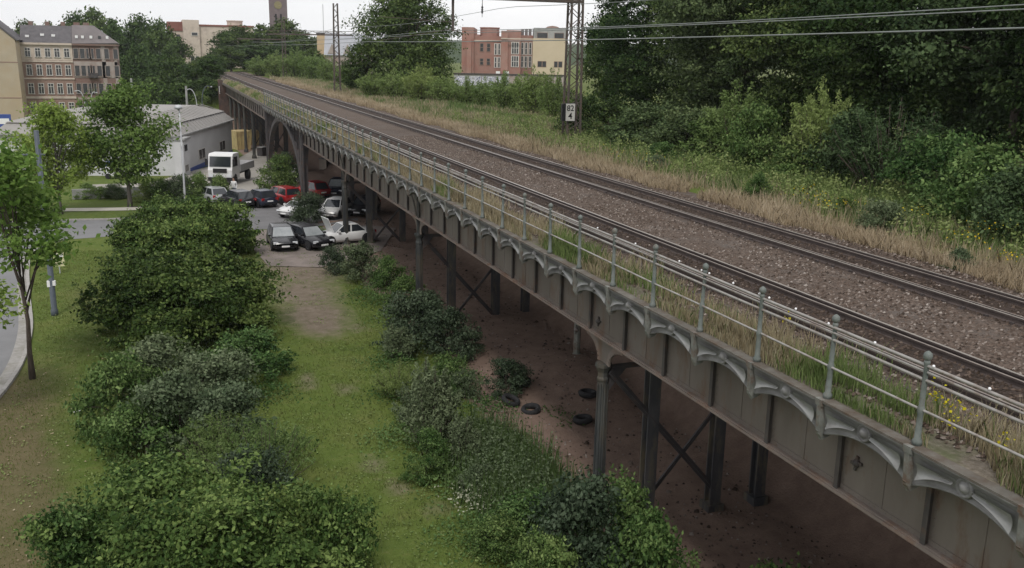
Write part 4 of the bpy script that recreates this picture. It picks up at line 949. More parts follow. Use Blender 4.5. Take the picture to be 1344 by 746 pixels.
# nettle bed
n = 9000; a_ = gp(628,590); b2 = gp(712,690); t = r.random(n)
P = np.stack([a_[0]+(b2[0]-a_[0])*t+r.normal(0,.62,n), a_[1]+(b2[1]-a_[1])*t+r.normal(0,1.0,n), np.zeros(n)], 1)
hh_ = r.uniform(.5, 1.1, n)
blades('nettle_stems', P, hh_, np.full(n,.03), .4+r.normal(0,.2,n), 'green', .25, r, label='upright nettle stems filling the bank before the columns', cat='weeds')
pk = r.integers(0, n, 16000); t = r.random(16000)**.6
Q = P[pk].copy(); Q[:,2] = hh_[pk]*t*1.02; Q[:,:2] += r.normal(0,.07,(16000,2))
O('nettle_leaves', leaves_mesh('nettle_leaves', Q, np.array([0,0,.6])+r.normal(size=Q.shape)*.5, r.uniform(.07,.13,16000), .5+r.normal(0,.2,16000), LF['shrubg'], r, .45), label='grey green nettle leaves on the bank before the columns', cat='weeds', kind='stuff')
# weeds along the track margins and shaded soil
spots = [(515,480,.6),(522,520,.7),(525,580,.6),(530,460,.8),(600,640,.5),(620,700,.5),(660,720,.5),(700,735,.5),(560,560,.8),(360,590,.5),(350,520,.5),(330,480,.5),(520,420,.7),(500,400,.6),(480,390,.6),(640,540,.5),(720,545,.25),(575,520,.6),(600,500,.6),(210,640,.5),(740,700,.5),(760,720,.5)]
PP = []; TT = []
for px, py, hg in spots:
    c = gp(px, py); m_ = 700; o_ = r.normal(size=(m_,2))*.55; q = np.zeros((m_,3)); q[:,:2] = c[:2]+o_; q[:,2] = c[2]+hg*r.random(m_)*np.exp(-(o_**2).sum(1)/.8)+.02
    PP.append(q); TT.append(np.full(m_, .5+r.normal(0,.15)))
PP = np.concatenate(PP); TT = np.concatenate(TT)
O('track_weeds', leaves_mesh('track_weeds', PP, np.array([0,0,.7])+r.normal(size=PP.shape)*.6, r.uniform(.06,.13,len(PP)), TT+r.normal(0,.15,len(PP)), LF['shrub'], r), label='low green weeds along both margins of the mown track', cat='weeds', kind='stuff')
c = gp(622, 668); q = np.stack([c[0]+r.normal(0,.35,260), c[1]+r.normal(0,.5,260), .25+r.random(260)*.3], 1)
O('white_flowers', leaves_mesh('white_flowers', q, np.array([0,0,.8])+r.normal(size=q.shape)*.4, r.uniform(.04,.09,260), .5+r.normal(0,.2,260), LF['pale'], r, .9), label='pale flower heads at the mown track edge before the nettles', cat='flowers', kind='stuff')
n = 500; x = r.uniform(-17, -10, n); y = r.uniform(17, 42, n); k = x > np.interp(y, ky[ordr], ctr[:,0][ordr])+.3; x, y = x[k], y[k]
O('fallen_leaves', leaves_mesh('fallen_leaves', np.stack([x, y, np.full(len(x), .05)], 1), np.array([0,0,1.])+r.normal(size=(len(x),3))*.2, r.uniform(.04,.11,len(x)), .5+r.normal(0,.3,len(x)), LF['straw'], r, .7), label='scattered pale fallen leaves on the lawn by the kerb', cat='leaves', kind='stuff')

# ------------------------------------------------------------------ buildings
MT['cream'] = pm('cream_render', (.38,.325,.245), (.43,.365,.275), .35, .9, .05, c3=(.40,.31,.20), s3=.12, t3=.58)
MT['plaster'] = pm('pale_plaster', (.50,.43,.36), (.58,.5,.43), .8, .9, .05, c3=(.36,.30,.26), s3=.5, t3=.6)
MT['brickp'] = pm('pinkish_brick', (.24,.165,.135), (.30,.21,.175), 2.5, .9, .1, c3=(.24,.15,.12), s3=.6, t3=.58)
MT['brickr'] = pm('dark_red_brick', (.175,.112,.095), (.225,.145,.122), 2.5, .9, .1, c3=(.20,.15,.13), s3=.45, t3=.56)
MT['greypl'] = pm('bare_grey_plaster', (.30,.26,.235), (.38,.335,.31), .7, .9, .1, c3=(.25,.15,.12), s3=.5, t3=.62)
MT['slate'] = pm('dark_slate_roof', (.085,.08,.085), (.125,.118,.125), 1.5, .8, .15, c3=(.24,.24,.25), s3=.7, t3=.70, w3=.05)
MT['slateg'] = pm('grey_slate_roof', (.145,.13,.13), (.19,.17,.17), 1.0, .8, .15, c3=(.11,.10,.105), s3=.5, t3=.6)
MT['winframe'] = pm('white_window_frame', (.55,.53,.5), (.62,.6,.57), 2, .6)
MT['darkpane'] = pm('dark_window_pane', (.035,.038,.042), (.06,.062,.066), .9, .15, 0, spec=.6)
MT['factory'] = pm('orange_red_brick', (.29,.175,.145), (.35,.215,.18), 1.2, .9, .1, c3=(.30,.14,.11), s3=.3, t3=.56)
MT['annex'] = pm('sand_render', (.50,.42,.30), (.55,.465,.34), .3, .9, .03)
MT['warewall'] = pm('warehouse_white_wall', (.50,.50,.51), (.57,.57,.58), .5, .8, .03, c3=(.48,.48,.49), s3=.3, t3=.62)
MT['wareroof'] = pm('warehouse_metal_roof', (.26,.245,.235), (.32,.305,.29), .5, .7, .05, c3=(.24,.23,.22), s3=.25, t3=.55)
MT['blue'] = pm('blue_paint', (.04,.075,.26), (.06,.10,.32), 2, .5)
MT['redband'] = pm('brown_red_cladding', (.20,.085,.07), (.25,.11,.09), .8, .8)
MT['tower'] = pm('purple_brown_stone', (.14,.115,.12), (.185,.15,.155), .8, .9, .1)
MT['ochre'] = pm('ochre_render', (.48,.36,.22), (.54,.41,.26), .4, .9)
MT['concrete'] = pm('grey_concrete', (.30,.30,.295), (.38,.38,.37), .7, .9, .1, c3=(.22,.22,.215), s3=.5, t3=.57)
def window(par, x, y, z, w_, h_, frame='winframe', pane='darkpane', arch=False, sill=True, mull=True):
    b = MB(); t = .10
    b.box(x-w_/2-t, x-w_/2, y-.10, y+.02, z-h_/2, z+h_/2+t).box(x+w_/2, x+w_/2+t, y-.10, y+.02, z-h_/2, z+h_/2+t).box(x-w_/2-t*.99, x+w_/2+t*.99, y-.09, y+.02, z+h_/2, z+h_/2+t*.98)
    if mull: b.box(x-.035, x+.035, y-.05, y+.02, z-h_/2, z+h_/2).box(x-w_/2, x+w_/2, y-.045, y+.02, z+h_*.18, z+h_*.18+.07)
    o = b.obj('window', MT[frame], par)
    MB().box(x-w_/2, x+w_/2, y-.02, y+.02, z-h_/2, z+h_/2).obj('pane', MT[pane], o)
    if sill: MB().box(x-w_/2-.18, x+w_/2+.18, y-.16, y+.02, z-h_/2-.10, z-h_/2-.01).obj('sill', MT[frame], o)
    return o
# tenements: fronts face -Y, at Y = 190
GZ = -4.2
h2 = E('tenement_house', loc=(0, 190, 0), rz=0, label='pale brick tenement with five window columns and dark patched slate roof', cat='building')
X0, X1 = -32.5, -24.15
MB().box(X0, X1, 0, 12, GZ, 12.3).obj('wall', MT['brickp'], h2)
for z0, z1, mt in ((9.35, 12.0, 'plaster'), (GZ, -.15, 'plaster'), (2.6, 3.0, 'plaster'), (6.0, 6.25, 'plaster'), (9.0, 9.3, 'plaster')):
    MB().box(X0+.01, X1-.01, -.05 if z1-z0 > 1 else -.14, .02, z0, z1).obj('plaster_band', MT[mt], h2)
MB().box(X0-.1, X1+.02, -.45, 12.3, 12.0, 12.35).obj('cornice', MT['plaster'], h2)
rf = MB().add([(X0,-.4,12.36),(X1,-.4,12.36),(X1,3.2,15.4),(X0,3.2,15.4),(X0,12.2,15.0),(X1,12.2,15.0),(X0,12.2,12.3),(X1,12.2,12.3)], [(0,1,2,3),(3,2,5,4),(0,3,4,6),(1,7,5,2),(4,5,7,6),(0,6,7,1)]).obj('roof', MT['slate'], h2)
for xx in (-30.9, -28.2, -25.6): MB().box(xx-.35, xx+.35, 3.6, 4.4, 14.6, 16.1).obj('chimney', MT['brickr'], rf)
for xx, zz in ((-28.9,13.6),(-27.1,13.5),(-31.3,13.3)): MB().prism([(zz-.3-12.36+0, zz)], 'x', 0, 1) if False else MB().box(xx-.3, xx+.3, (zz-12.36)*1.18-.62, (zz-12.36)*1.18-.5+.5, zz-.05, zz+.35).obj('skylight', MT['white'], rf)
for z, hgt in ((10.65,1.45),(7.6,1.75),(4.35,1.75),(1.05,1.6),(-1.5,1.5)):
    for px in (34.2, 45.5, 56.5, 67, 78):
        x = X0 + (px-26.5)*(X1-X0)/58.0
        window(h2, x, -.06 if z in (10.65,-1.5) else 0, z, .78, hgt)
h3 = E('derelict_tenement', loc=(0, 190, 0), label='derelict red brick tenement with bare plaster patches and grey hipped roof', cat='building')
X0, X1 = -24.12, -16.8
MB().box(X0, X1, .05, 12, GZ, 12.3).obj('wall', MT['brickr'], h3)
for x0, x1, z0, z1 in ((X0,X1,6.3,9.2),(X1-.5,X1+.02,GZ,12.2),(-19.4,-18.7,GZ,12.2),(X0,X1,GZ,-.25),(X0,X1,2.5,2.8)):
    MB().box(x0+.015, x1-.015, -.01, .07, z0, z1).obj('plaster_patch', MT['greypl'] if z0 > GZ or z1 > 0 else MT['plaster'], h3)
MB().box(X0, X1+.2, -.4, 12.3, 12.0, 12.3).obj('cornice', MT['brickr'], h3)
rf = MB().add([(X0+.01,-.4,12.32),(X1+.3,-.4,12.5),(X1+.3,12.2,12.4),(X0+.01,12.2,12.3),(X0+.01,3.2,15.6),(-20.6,3.2,15.6),(-20.6,8,15.6),(X0+.01,8,15.6)], [(0,1,5,4),(1,2,6,5),(2,3,7,6),(4,5,6,7),(0,4,7,3),(0,3,2,1)]).obj('roof', MT['slateg'], h3)
for xx in (-23.3, -22.3, -20.9, -19.5, -18.2): MB().box(xx-.22, xx+.22, .35, 1.05, 13.25, 13.75).obj('skylight', MT['white'] if xx != -19.5 else MT['darkpane'], rf)
for xx in (-23.4, -21.8): MB().box(xx-.5, xx+.5, 4.5, 5.4, 15.3, 16.1).obj('chimney', MT['brickr'], rf)
for z, hgt in ((10.6,1.7),(7.55,1.8),(4.4,1.75),(1.45,1.7)):
    for px in (92.3, 101, 109.5, 113.5, 123, 134.4, 147):
        x = X0 + .35 + (px-92.3+1.5)*(X1-X0)/60.5
        window(h3, x, 0, z, .72, hgt, frame='greypl', mull=False)
MB().box(-22.6, -21.3, -.03, .06, -3.6, -.8).obj('doorway', MT['black'], h3)
for x in (-19.9, -18.0): window(h3, x, -.01, -1.4, 1.0, 1.3, frame='greypl', mull=False)
MB().box(-21.8, -20.2, -.9, 0, 6.35, 6.5).box(-21.8,-20.2,-.9,-.86,6.5,7.2).obj('balcony', MT['brace'], h3)
h1 = E('gable_house', loc=(0, 184, 0), label='tan house with a tall blank gable wall and a chimney', cat='building')
gpoly = [(-46, GZ), (-32.2, GZ), (-32.5, 12.7), (-36.6, 16.4), (-46, 16.6)]
MB().prism(gpoly, 'y', 0, 11).obj('gable_wall', MT['cream'], h1)
for z in (8.9, 2.9): MB().box(-46, -32.35, -.03, 0.01, z, z+.16).obj('floor_band', MT['brickp'], h1)
rf = MB().prism([(-36.6,16.42),(-32.2,12.55),(-32.0,12.75),(-36.6,16.75),(-46,16.95),(-46,16.62)], 'y', -.15, 11.2).obj('roof', MT['slate'], h1)
MB().box(-35.9, -34.9, 1, 2, 15, 17.2).obj('chimney', MT['brickp'], rf)
# white warehouse: local x along the gable front going right and away, local y pointing left and away
K = gp(233, 231); R_ = gp(305.4, 207.4); ang = math.atan2(R_[1]-K[1], R_[0]-K[0]); LW = math.hypot(R_[0]-K[0], R_[1]-K[1])
wh = E('white_warehouse', loc=(K[0], K[1], -1.2), rz=ang, label='long white warehouse with grey metal roof and blue plinth', cat='building')
DW = 17.0; EV = 4.65
MB().box(0, LW, 0, DW, -.5, EV).obj('wall', MT['warewall'], wh)
MB().box(.02, LW+.03, -.04, .02, -.5, .95).box(LW-.02, LW+.04, -.03, DW, -.5, .95).obj('plinth', MT['blue'], wh)
def hip(i0, z0, i1, z1):
    return [(i0,i0,z0),(LW-i0,i0,z0),(LW-i0,DW-i0,z0),(i0,DW-i0,z0),(i1,i1,z1),(LW-i1,i1,z1),(LW-i1,DW-i1,z1),(i1,DW-i1,z1)]
HF = [(0,1,5,4),(1,2,6,5),(2,3,7,6),(3,0,4,7)]
MB().add(hip(-.35, EV, .75, EV+1.05), HF+[(4,5,6,7),(0,3,2,1)]).obj('lower_roof', MT['wareroof'], wh)
MB().add(hip(.55, EV+1.06, 3.4, EV+1.9), HF+[(4,5,6,7),(0,3,2,1)]).obj('upper_roof', MT['wareroof'], wh)
MB().box(-.36, LW+.36, -.42, -.30, EV-.10, EV+.05).box(LW+.30, LW+.42, -.3, DW+.3, EV-.1, EV+.05).box(-.42,-.30,-.3,DW+.3,EV-.1,EV+.05).obj('gutter', MT['concrete'], wh)
rib = MB().bar((0,-.32,EV+.03),(0,.74,EV+1.08),.05,.05).bar((0,.6,EV+1.1),(0,3.3,EV+1.92),.05,.05).mesh('roof_seam', MT['wareroof'])
for xx in np.arange(.9, LW-.6, 1.2): O('roof_seam', rib, wh, loc=(xx,0,0))
for t_ in (.40, .79):
    o = MB().box(t_*LW-1.35, t_*LW+1.35, -.05, .01, 1.35, 2.55).obj('window', MT['winframe'], wh)
    for s_ in (-.63, .63): MB().box(t_*LW+s_-.55, t_*LW+s_+.55, -.062, -.045, 1.45, 2.45).obj('pane', MT['darkpane'], o)
MB().box(-.6, 1.4, -.9, -.01, -.4, 4.3).obj('entrance_block', MT['warewall'], wh)
MB().box(-.75, 1.55, -1.1, -.05, 4.31, 4.5).obj('canopy', MT['concrete'], wh)
for z in (1.2, 3.2): MB().box(-.2, .8, -.93, -.89, z, z+.6).obj('window', MT['darkpane'], wh)
# left wing of the warehouse behind the maple
lw = E('low_shed', loc=(0, 0, -1.2), label='low white shed with shallow grey roof in front of the tenements', cat='building')
A = at(52, 178, 112); B_ = at(232, 176, 108)
d_ = np.array([B_[0]-A[0], B_[1]-A[1]]); ln = np.linalg.norm(d_); lw.location = (A[0], A[1], -1.3); lw.rotation_euler = (0, 0, math.atan2(d_[1], d_[0]))
ez = float((A[2]+B_[2])/2)+1.3
MB().box(0, ln, 0, 9, -1, ez).obj('wall', MT['warewall'], lw)
MB().add([(-.3,-.4,ez),(ln+.2,-.4,ez),(ln+.2,4.5,ez+1.4),(-.3,4.5,ez+1.4),(ln+.2,9.4,ez),(-.3,9.4,ez)], [(0,1,2,3),(3,2,4,5),(0,3,5),(1,4,2),(0,5,4,1)]).obj('roof', MT['wareroof'], lw)
for k in range(6): window(lw, 2+2.6*k, 0, 1.9, 1.4, 1.0)
# pale office block, clock tower, ochre house, grey roofed house
ob = E('office_block', loc=(0, 300, -4), label='pale tall office block with brown red roof band above the far trees', cat='building')
MB().box(-6.3, -2, 2, 16, 0, 20.8).obj('stair_wing', MT['plaster'], ob); MB().box(-6.5, -1.95, 1.8, 16, 20.8, 23.4).obj('roof_band', MT['redband'], ob)
MB().box(-2.2, 2.4, 0, 16, 0, 24.0).obj('main_block', MT['plaster'], ob); MB().box(2.4, 18, 1, 16, 0, 22.3).obj('long_wing', MT['plaster'], ob)
MB().box(2.3, 18.2, .8, 16, 22.3, 22.8).obj('roof_edge', MT['redband'], ob); MB().lathe([(2.3,22.8),(2.3,24.0),(2.5,24.0),(2.5,24.3)], 14, c=(13, 6, 0)).obj('roof_drum', MT['plaster'], ob)
for z in (19, 16, 13, 10):
    for x in (-5.3, -3.6): window(ob, x, 2, z, 1.0, 1.6, frame='plaster', mull=False)
window(ob, 1.0, 0, 20, 1.6, .8, mull=False)
for x in (0, 1.4): window(ob, x, 0, 12.6, .9, 2.0, mull=False)
ct = E('clock_tower', loc=(28.9, 330, -4), rz=math.radians(-6), label='dark square stone clock tower rising behind the trees', cat='tower')
MB().box(-2.9, 2.9, -2.9, 2.9, 0, 40).obj('shaft', MT['tower'], ct)
for s_ in (-.8, .8): MB().box(s_-.28, s_+.28, -2.95, -2.85, 25.2, 27.4).obj('louvre', MT['black'], ct)
MB().lathe([(1.25,-2.9),(1.25,-3.0),(1.1,-3.02)], 18, c=(0,0,30.2), ax='y').obj('clock_face', pm('tarnished_clock', (.20,.18,.10), (.25,.22,.12), 2, .6), ct)
MB().bar((0,-3.05,30.2),(0,-3.05,31.05),.1,.04).bar((0,-3.05,30.2),(.55,-3.05,30.0),.1,.04).obj('clock_hand', pm('gold_hand', (.4,.33,.1), (.45,.37,.12), 2, .4), ct)
MB().add([(-3.1,-3.1,40),(3.1,-3.1,40),(3.1,3.1,40),(-3.1,3.1,40),(0,0,48)], [(0,1,4),(1,2,4),(2,3,4),(3,0,4),(0,3,2,1)]).obj('spire', MT['slate'], ct)
oc = at(429, 60, 235); oh = E('ochre_house', loc=(oc[0], oc[1], 0), rz=-.2, label='plain ochre house wall behind the slim lattice mast', cat='building')
MB().box(-2.4, 2.6, 0, 9, 0, at(429,45,235)[2]).obj('wall', MT['ochre'], oh); MB().box(-2.6, 2.8, -.2, 9.2, at(429,45,235)[2], at(429,43,235)[2]).obj('roof', MT['slate'], oh)
gc = at(457, 60, 225); gh = E('grey_roofed_house', loc=(gc[0], gc[1], 0), rz=-.25, label='house with steep grey roof and small gabled dormers', cat='building')
zt = at(457,44,225)[2]; ze = at(457,73,225)[2]
MB().box(-5.5, 5.5, 0, 8, 0, ze).obj('wall', MT['greypl'], gh)
rf = MB().add([(-5.8,-.4,ze),(5.8,-.4,ze),(5.8,4,zt),(-5.8,4,zt),(5.8,8.4,ze),(-5.8,8.4,ze)], [(0,1,2,3),(3,2,4,5),(0,3,5),(1,4,2),(0,5,4,1)]).obj('roof', pm('blue_grey_roof', (.30,.31,.34), (.36,.37,.40), 1, .6), gh)
for xx in (-3.9, -.2, 3.4):
    MB().add([(xx-1.0,-.3,ze+.3),(xx+1.0,-.3,ze+.3),(xx,-.3,ze+2.6),(xx-1.0,2.4,ze+.3),(xx+1.0,2.4,ze+.3),(xx,3,ze+2.6)], [(0,1,2),(3,5,4),(0,2,5,3),(1,4,5,2)]).obj('dormer', MT['brickr'] if xx > 0 else MT['greypl'], rf)
tm_ = at(346, 22, 600); tma = E('radio_mast', loc=(tm_[0]+38, tm_[1], 0), label='thin distant radio mast above the rooftops', cat='mast')
MB().tube([(0,0,0),(0,0,tm_[2]+9)], .22, 5).obj('mast_tube', MT['galv'], tma)
# brick factory with sand coloured annex
DF = 250.0
fo = at(600, 97, DF); fa = -YAW
fac = E('brick_factory', loc=(fo[0], fo[1], 0), rz=fa, label='long red brick factory with projecting bays and white trimmed windows', cat='building')
def fu(px): return (px-600)*DF/F_PX
def fz(py): return float(at(670, py, DF)[2])
FB = 3.0
for x0, x1, yt, dp, mt in ((605,621,37,2.5,'factory'),(621,628,46,5.0,'factory'),(613,657,48,4.0,'factory'),(657,666,41,.3,'factory'),(664,683,40,1.5,'factory'),(682,699,46,4.5,'factory')):
    MB().box(fu(x0), fu(x1), dp, 24+dp*.1, FB, fz(yt)).obj('wall', MT[mt], fac)
MB().lathe([(2.7,fz(50)),(2.7,fz(37.5)),(2.85,fz(37)),(2.85,fz(36))], 12, c=(fu(641),9,0)).obj('round_tower', MT['factory'], fac)
MB().lathe([(1.6,fz(50)),(1.6,fz(36.8))], 12, c=(fu(613),5,0)).obj('round_tower', MT['factory'], fac)
MB().box(fu(612), fu(618), 1.5, 4, FB, fz(52)).obj('pier', MT['factory'], fac)
for yy_, x0, x1, dp in ((51,657,699,-.05),(54,613,657,3.8)):
    MB().box(fu(x0), fu(x1), dp+.0, dp+.2, fz(yy_+1), fz(yy_-.6)).obj('white_band', MT['plaster'], fac)
def fwin(x0, x1, y0, y1, dp, fr='winframe'):
    o = MB().box(fu(x0)-.15, fu(x1)+.15, dp-.12, dp, fz(y1)-.15, fz(y0)+.15).obj('window', MT[fr], fac)
    n_ = max(1, int((x1-x0)/2.8))
    for k in range(n_):
        a = fu(x0)+(fu(x1)-fu(x0))*k/n_; b2 = fu(x0)+(fu(x1)-fu(x0))*(k+1)/n_
        for z0, z1 in ((fz(y1), fz((y0+y1)/2)-.06), (fz((y0+y1)/2)+.06, fz(y0))):
            MB().box(a+.08, b2-.08, dp-.14, dp-.11, z0, z1).obj('pane', MT['darkpane'], o)
for x in (629, 638): 
    for y0, y1 in ((58,68),(78,86)): fwin(x, x+4.5, y0, y1, 4.0, 'brickp')
for y0, y1 in ((58,72),(76,89)):
    for x in (648.5, 653): fwin(x, x+2.6, y0, y1, 4.0)
    fwin(671, 680, y0-2, y1-2+.5, 1.5)
    for x in (683.5, 688.5, 694): fwin(x, x+3, y0-2, y1-1, 4.5, 'winframe')
for x in (683, 688, 693): MB().box(fu(x), fu(x+4), 6, 9, fz(46), fz(38)).obj('roof_dormer', MT['slateg'], fac)
for x, wd in ((651,7),(662,8)): MB().box(fu(x), fu(x+wd*.75), -1.5, 0, FB, fz(94)).obj('white_cabin', MT['white'], fac)
an = E('factory_annex', loc=(fo[0], fo[1], 0), rz=fa, label='sand coloured flat annex at the end of the brick factory', cat='building')
MB().box(fu(698.5), fu(743), -.8, 22, FB, fz(50)).obj('wall', MT['annex'], an)
MB().box(fu(699.5), fu(742.5), -.3, 22, fz(50), fz(36.5)).obj('upper_storey', MT['concrete'], an)
MB().prism([(fu(714),fz(36.4)),(fu(718),fz(34)),(fu(724),fz(33)),(fu(730),fz(34)),(fu(735),fz(36.4))], 'y', 3, 15).obj('roof_vault', MT['brickp'], an)
for x0, x1, y0, y1, dp in ((704,717,43,49.5,-.3),(726.5,738,43,49.5,-.3),(705.5,710.5,80,87,-.8),(711.5,716,80,87,-.8),(727,731,80,87,-.8),(732.5,737,80,87,-.8)):
    o = MB().box(fu(x0)-.1, fu(x1)+.1, dp-.06, dp+.02, fz(y1)-.1, fz(y0)+.1).obj('window', MT['brickp'], an)
    MB().box(fu(x0), fu(x1), dp-.09, dp-.05, fz(y1), fz(y0)).obj('pane', MT['darkpane'], o)
# graffiti wall
DG = 195.0; go = at(596, 97, DG); gw_ = E('graffiti_wall', loc=(go[0], go[1], 0), rz=fa, label='grey concrete wall sprayed with white and blue graffiti below the factory', cat='wall')
def gu(px): return (px-596)*DG/F_PX
def gz(py): return float(at(660, py, DG)[2])
gmat = bpy.data.materials.new('graffiti_paint'); gmat.use_nodes = True; t = gmat.node_tree
g_ = t.nodes.new('ShaderNodeNewGeometry'); wv = t.nodes.new('ShaderNodeTexNoise'); wv.inputs['Scale'].default_value = .7; wv.inputs['Distortion'].default_value = 2.5; wv.inputs['Detail'].default_value = 2
t.links.new(g_.outputs['Position'], wv.inputs[0]); cr = t.nodes.new('ShaderNodeValToRGB'); cr.color_ramp.interpolation = 'CONSTANT'
e = cr.color_ramp.elements; e[0].position = 0; e[0].color = (.32,.32,.33,1); e[1].position = .42; e[1].color = (.10,.12,.25,1)
for p_, c_ in ((.46,(.6,.6,.64,1)),(.54,(.12,.12,.2,1)),(.57,(.5,.5,.55,1)),(.64,(.3,.3,.31,1))): q = e.new(p_); q.color = c_
t.links.new(wv.outputs[0], cr.inputs[0]); t.links.new(cr.outputs[0], t.nodes['Principled BSDF'].inputs['Base Color'])
for k, px in enumerate(range(596, 740, 18)):
    o = MB().box(gu(px)+.02, gu(px+18)-.02, 0, .3, 2.0, gz(99)).obj('wall_panel', MT['concrete'], gw_)
    if px < 660: MB().box(gu(px)+.1, gu(px+18)-.1, -.02, .0, gz(118), gz(101)).obj('graffiti', gmat, o)
MB().box(gu(595), gu(741), -.15, .45, gz(99), gz(97)).obj('coping', MT['stiff'], gw_)
MB().box(gu(668), gu(740), -.25, -.05, gz(112), gz(100)).obj('louvre_panel', MT['greypl'], gw_)

# ------------------------------------------------------------------ street furniture
def lamp_post(loc, h_, label, arm=None, head=True, mat='galv'):
    o = E('street_lamp', loc=loc, label=label, cat='lamp')
    if arm:
        ax, az = arm
        pts = [(0,0,0),(0,0,h_*.72)] + [(ax*(1-math.cos(t)), 0, h_*.72+(h_*.28)*math.sin(t)) for t in np.linspace(.15, math.pi/2, 8)] + [(ax*1.5,0,h_*.985)]
        MB().tube(pts, [.09,.075]+[.06]*8+[.05], 8).obj('pole', MT[mat], o, smooth=True)
        MB().lathe([(.02,-.06),(.14,-.04),(.16,.02),(.08,.09)], 8, c=(ax*1.5+.1,0,h_*.985)).obj('lamp_head', MT['galv'], o)
    else:
        MB().tube([(0,0,0),(0,0,1.1),(0,0,h_)], [.09,.085,.05], 8).obj('pole', MT[mat], o, smooth=True)
        MB().lathe([(.06,h_-.02),(.10,h_+.04),(.30,h_+.10),(.32,h_+.2),(.2,h_+.34),(.03,h_+.38)], 10, c=(-.05,0,0)).obj('lamp_head', MT['galv'], o, smooth=True)
    return o
lamp_post((*gp(243.5,271)[:2], 0), 7.35, 'slim grey street lamp with round head beside the footpath', mat='galv')
def px_lamp(px, ytop, d, arm, label, rz=0, mat='galv'):
    p = at(px, ytop, d); g = float(ground_h(p[0], p[1])); o = lamp_post((p[0], p[1], g), p[2]-g, label, arm, mat=mat); o.rotation_euler = (0,0,rz); return o
px_lamp(110, 119, 150, (-.9, 0), 'pale curved arm street lamp in front of the derelict tenement', 0)
px_lamp(118, 121, 152, (.6, 0), 'second curved lamp arm facing away before the derelict tenement', 0)
px_lamp(257, 117, 138, (-.9, 0), 'curved arm street lamp behind the warehouse roof', 0)
px_lamp(264, 113, 140, (.9, 0), 'dark curved street lamp beside the viaduct end', 0, 'polepaint')
p = at(244, 113, 136); g = float(ground_h(p[0], p[1]))
u_ = E('utility_pole', loc=(p[0], p[1], g), label='plain grey concrete pole behind the warehouse roof', cat='pole'); MB().tube([(0,0,0),(0,0,p[2]-g)], [.22,.15], 8).obj('pole_shaft', MT['concrete'], u_)
p = at(172, 103, 150); g = float(ground_h(p[0], p[1]))
u_ = E('utility_pole', loc=(p[0], p[1], g), label='plain grey concrete pole against the dark trees', cat='pole'); MB().tube([(0,0,0),(0,0,p[2]-g)], [.22,.16], 8).obj('pole_shaft', MT['concrete'], u_)
bp_ = gp(72, 414)
sp = E('signal_pole', loc=(bp_[0], bp_[1], 0), rz=-.1, label='tall blue grey pole with a short crossarm on the lawn by the kerb', cat='pole')
MB().tube([(0,0,-.1),(0,0,.25),(0,0,.3),(0,0,8.3)], [.16,.16,.125,.10], 10).obj('pole_shaft', MT['polepaint'], sp, smooth=True)
MB().tube([(-.95,0,7.25),(.25,0,7.25)], .05, 8).obj('crossarm', MT['polepaint'], sp)
MB().box(-.17,-.05,-.13,.02,1.35,1.62).box(.06,.18,-.13,.02,1.4,1.62).obj('white_notice', MT['white'], sp)
sb = gp(76, 378); si = E('street_sign', loc=(at(77,340,50)[0], at(77,340,50)[1], 0), rz=.12, label='pale yellow sign board with black dot and crescent on the lawn', cat='sign')
zc_ = float(at(77,341,50)[2])
MB().tube([(0,.03,0),(0,.03,zc_+1.2)], .03, 8).obj('post', MT['galv'], si)
MB().box(-.27,.27,-.015,.0,zc_-.37,zc_+.37).obj('board', pm('pale_yellow_board', (.62,.60,.36), (.66,.64,.40), 3, .5), si)
MB().box(-.22,.22,-.02,-.014,zc_+.14,zc_+.33).obj('white_field', MT['white'], si)
MB().lathe([(.10,-.016),(.10,-.022)], 16, c=(.05,0,zc_-.0), ax='y').obj('black_dot', MT['black'], si)
MB().tube([(-.12+.08*math.cos(t), -.02, zc_+.09*math.sin(t)) for t in np.linspace(1.2, 5.1, 9)], .012, 5).obj('crescent', MT['black'], si)
for s_ in (-.1, .1): MB().box(s_-.07, s_+.07, -.02, -.014, zc_-.26, zc_-.20).obj('mark', MT['black'], si)
MB().box(-.30, .04, -.03, .0, zc_+.40, zc_+.60).obj('orange_plate', pm('orange_plate', (.45,.25,.03), (.5,.3,.05), 3, .5), si)
p = at(5, 165, 120); bs = E('blue_banner', loc=(p[0], p[1], -1.2), label='blue upright advertising pylon before the tan gable house', cat='sign')
MB().box(-.9,.9,-.15,.15,0,float(at(5,150,120)[2])+1.2).obj('panel', MT['blue'], bs); MB().box(-.7,.7,-.17,-.15,3.2,3.9).obj('white_field', MT['white'], bs)
# low wall and blue hut behind the footpath
a = gp(95, 262); b2 = gp(235, 256)
lwall = E('garden_wall', loc=(a[0], a[1], 0), rz=math.atan2(b2[1]-a[1], b2[0]-a[0]), label='long pale low wall between planted strip and yard', cat='wall')
lnw = math.hypot(b2[0]-a[0], b2[1]-a[1])
for k in range(int(lnw/1.5)): MB().box(1.5*k+.01, 1.5*k+1.49, -.1, .1, -.1, .8).obj('wall_panel', MT['concrete'], lwall)
p = at(149, 240, 90); pv = E('blue_cover', loc=(p[0], p[1], float(ground_h(p[0],p[1]))), label='blue covered cart standing behind the low wall', cat='cart')
MB().box(-.6,.6,-.5,.5,.3,1.3).obj('box_body', MT['white'], pv); MB().prism([(-.65,1.3),(.65,1.3),(.45,1.65),(-.45,1.65)], 'y', -.55, .55).obj('cover', MT['blue'], pv)
for s_ in (-.4,.4): MB().lathe([(.28,-.06),(.28,.06)], 12, c=(s_,-.45,.28), ax='y').obj('wheel', MT['rubber'], pv)

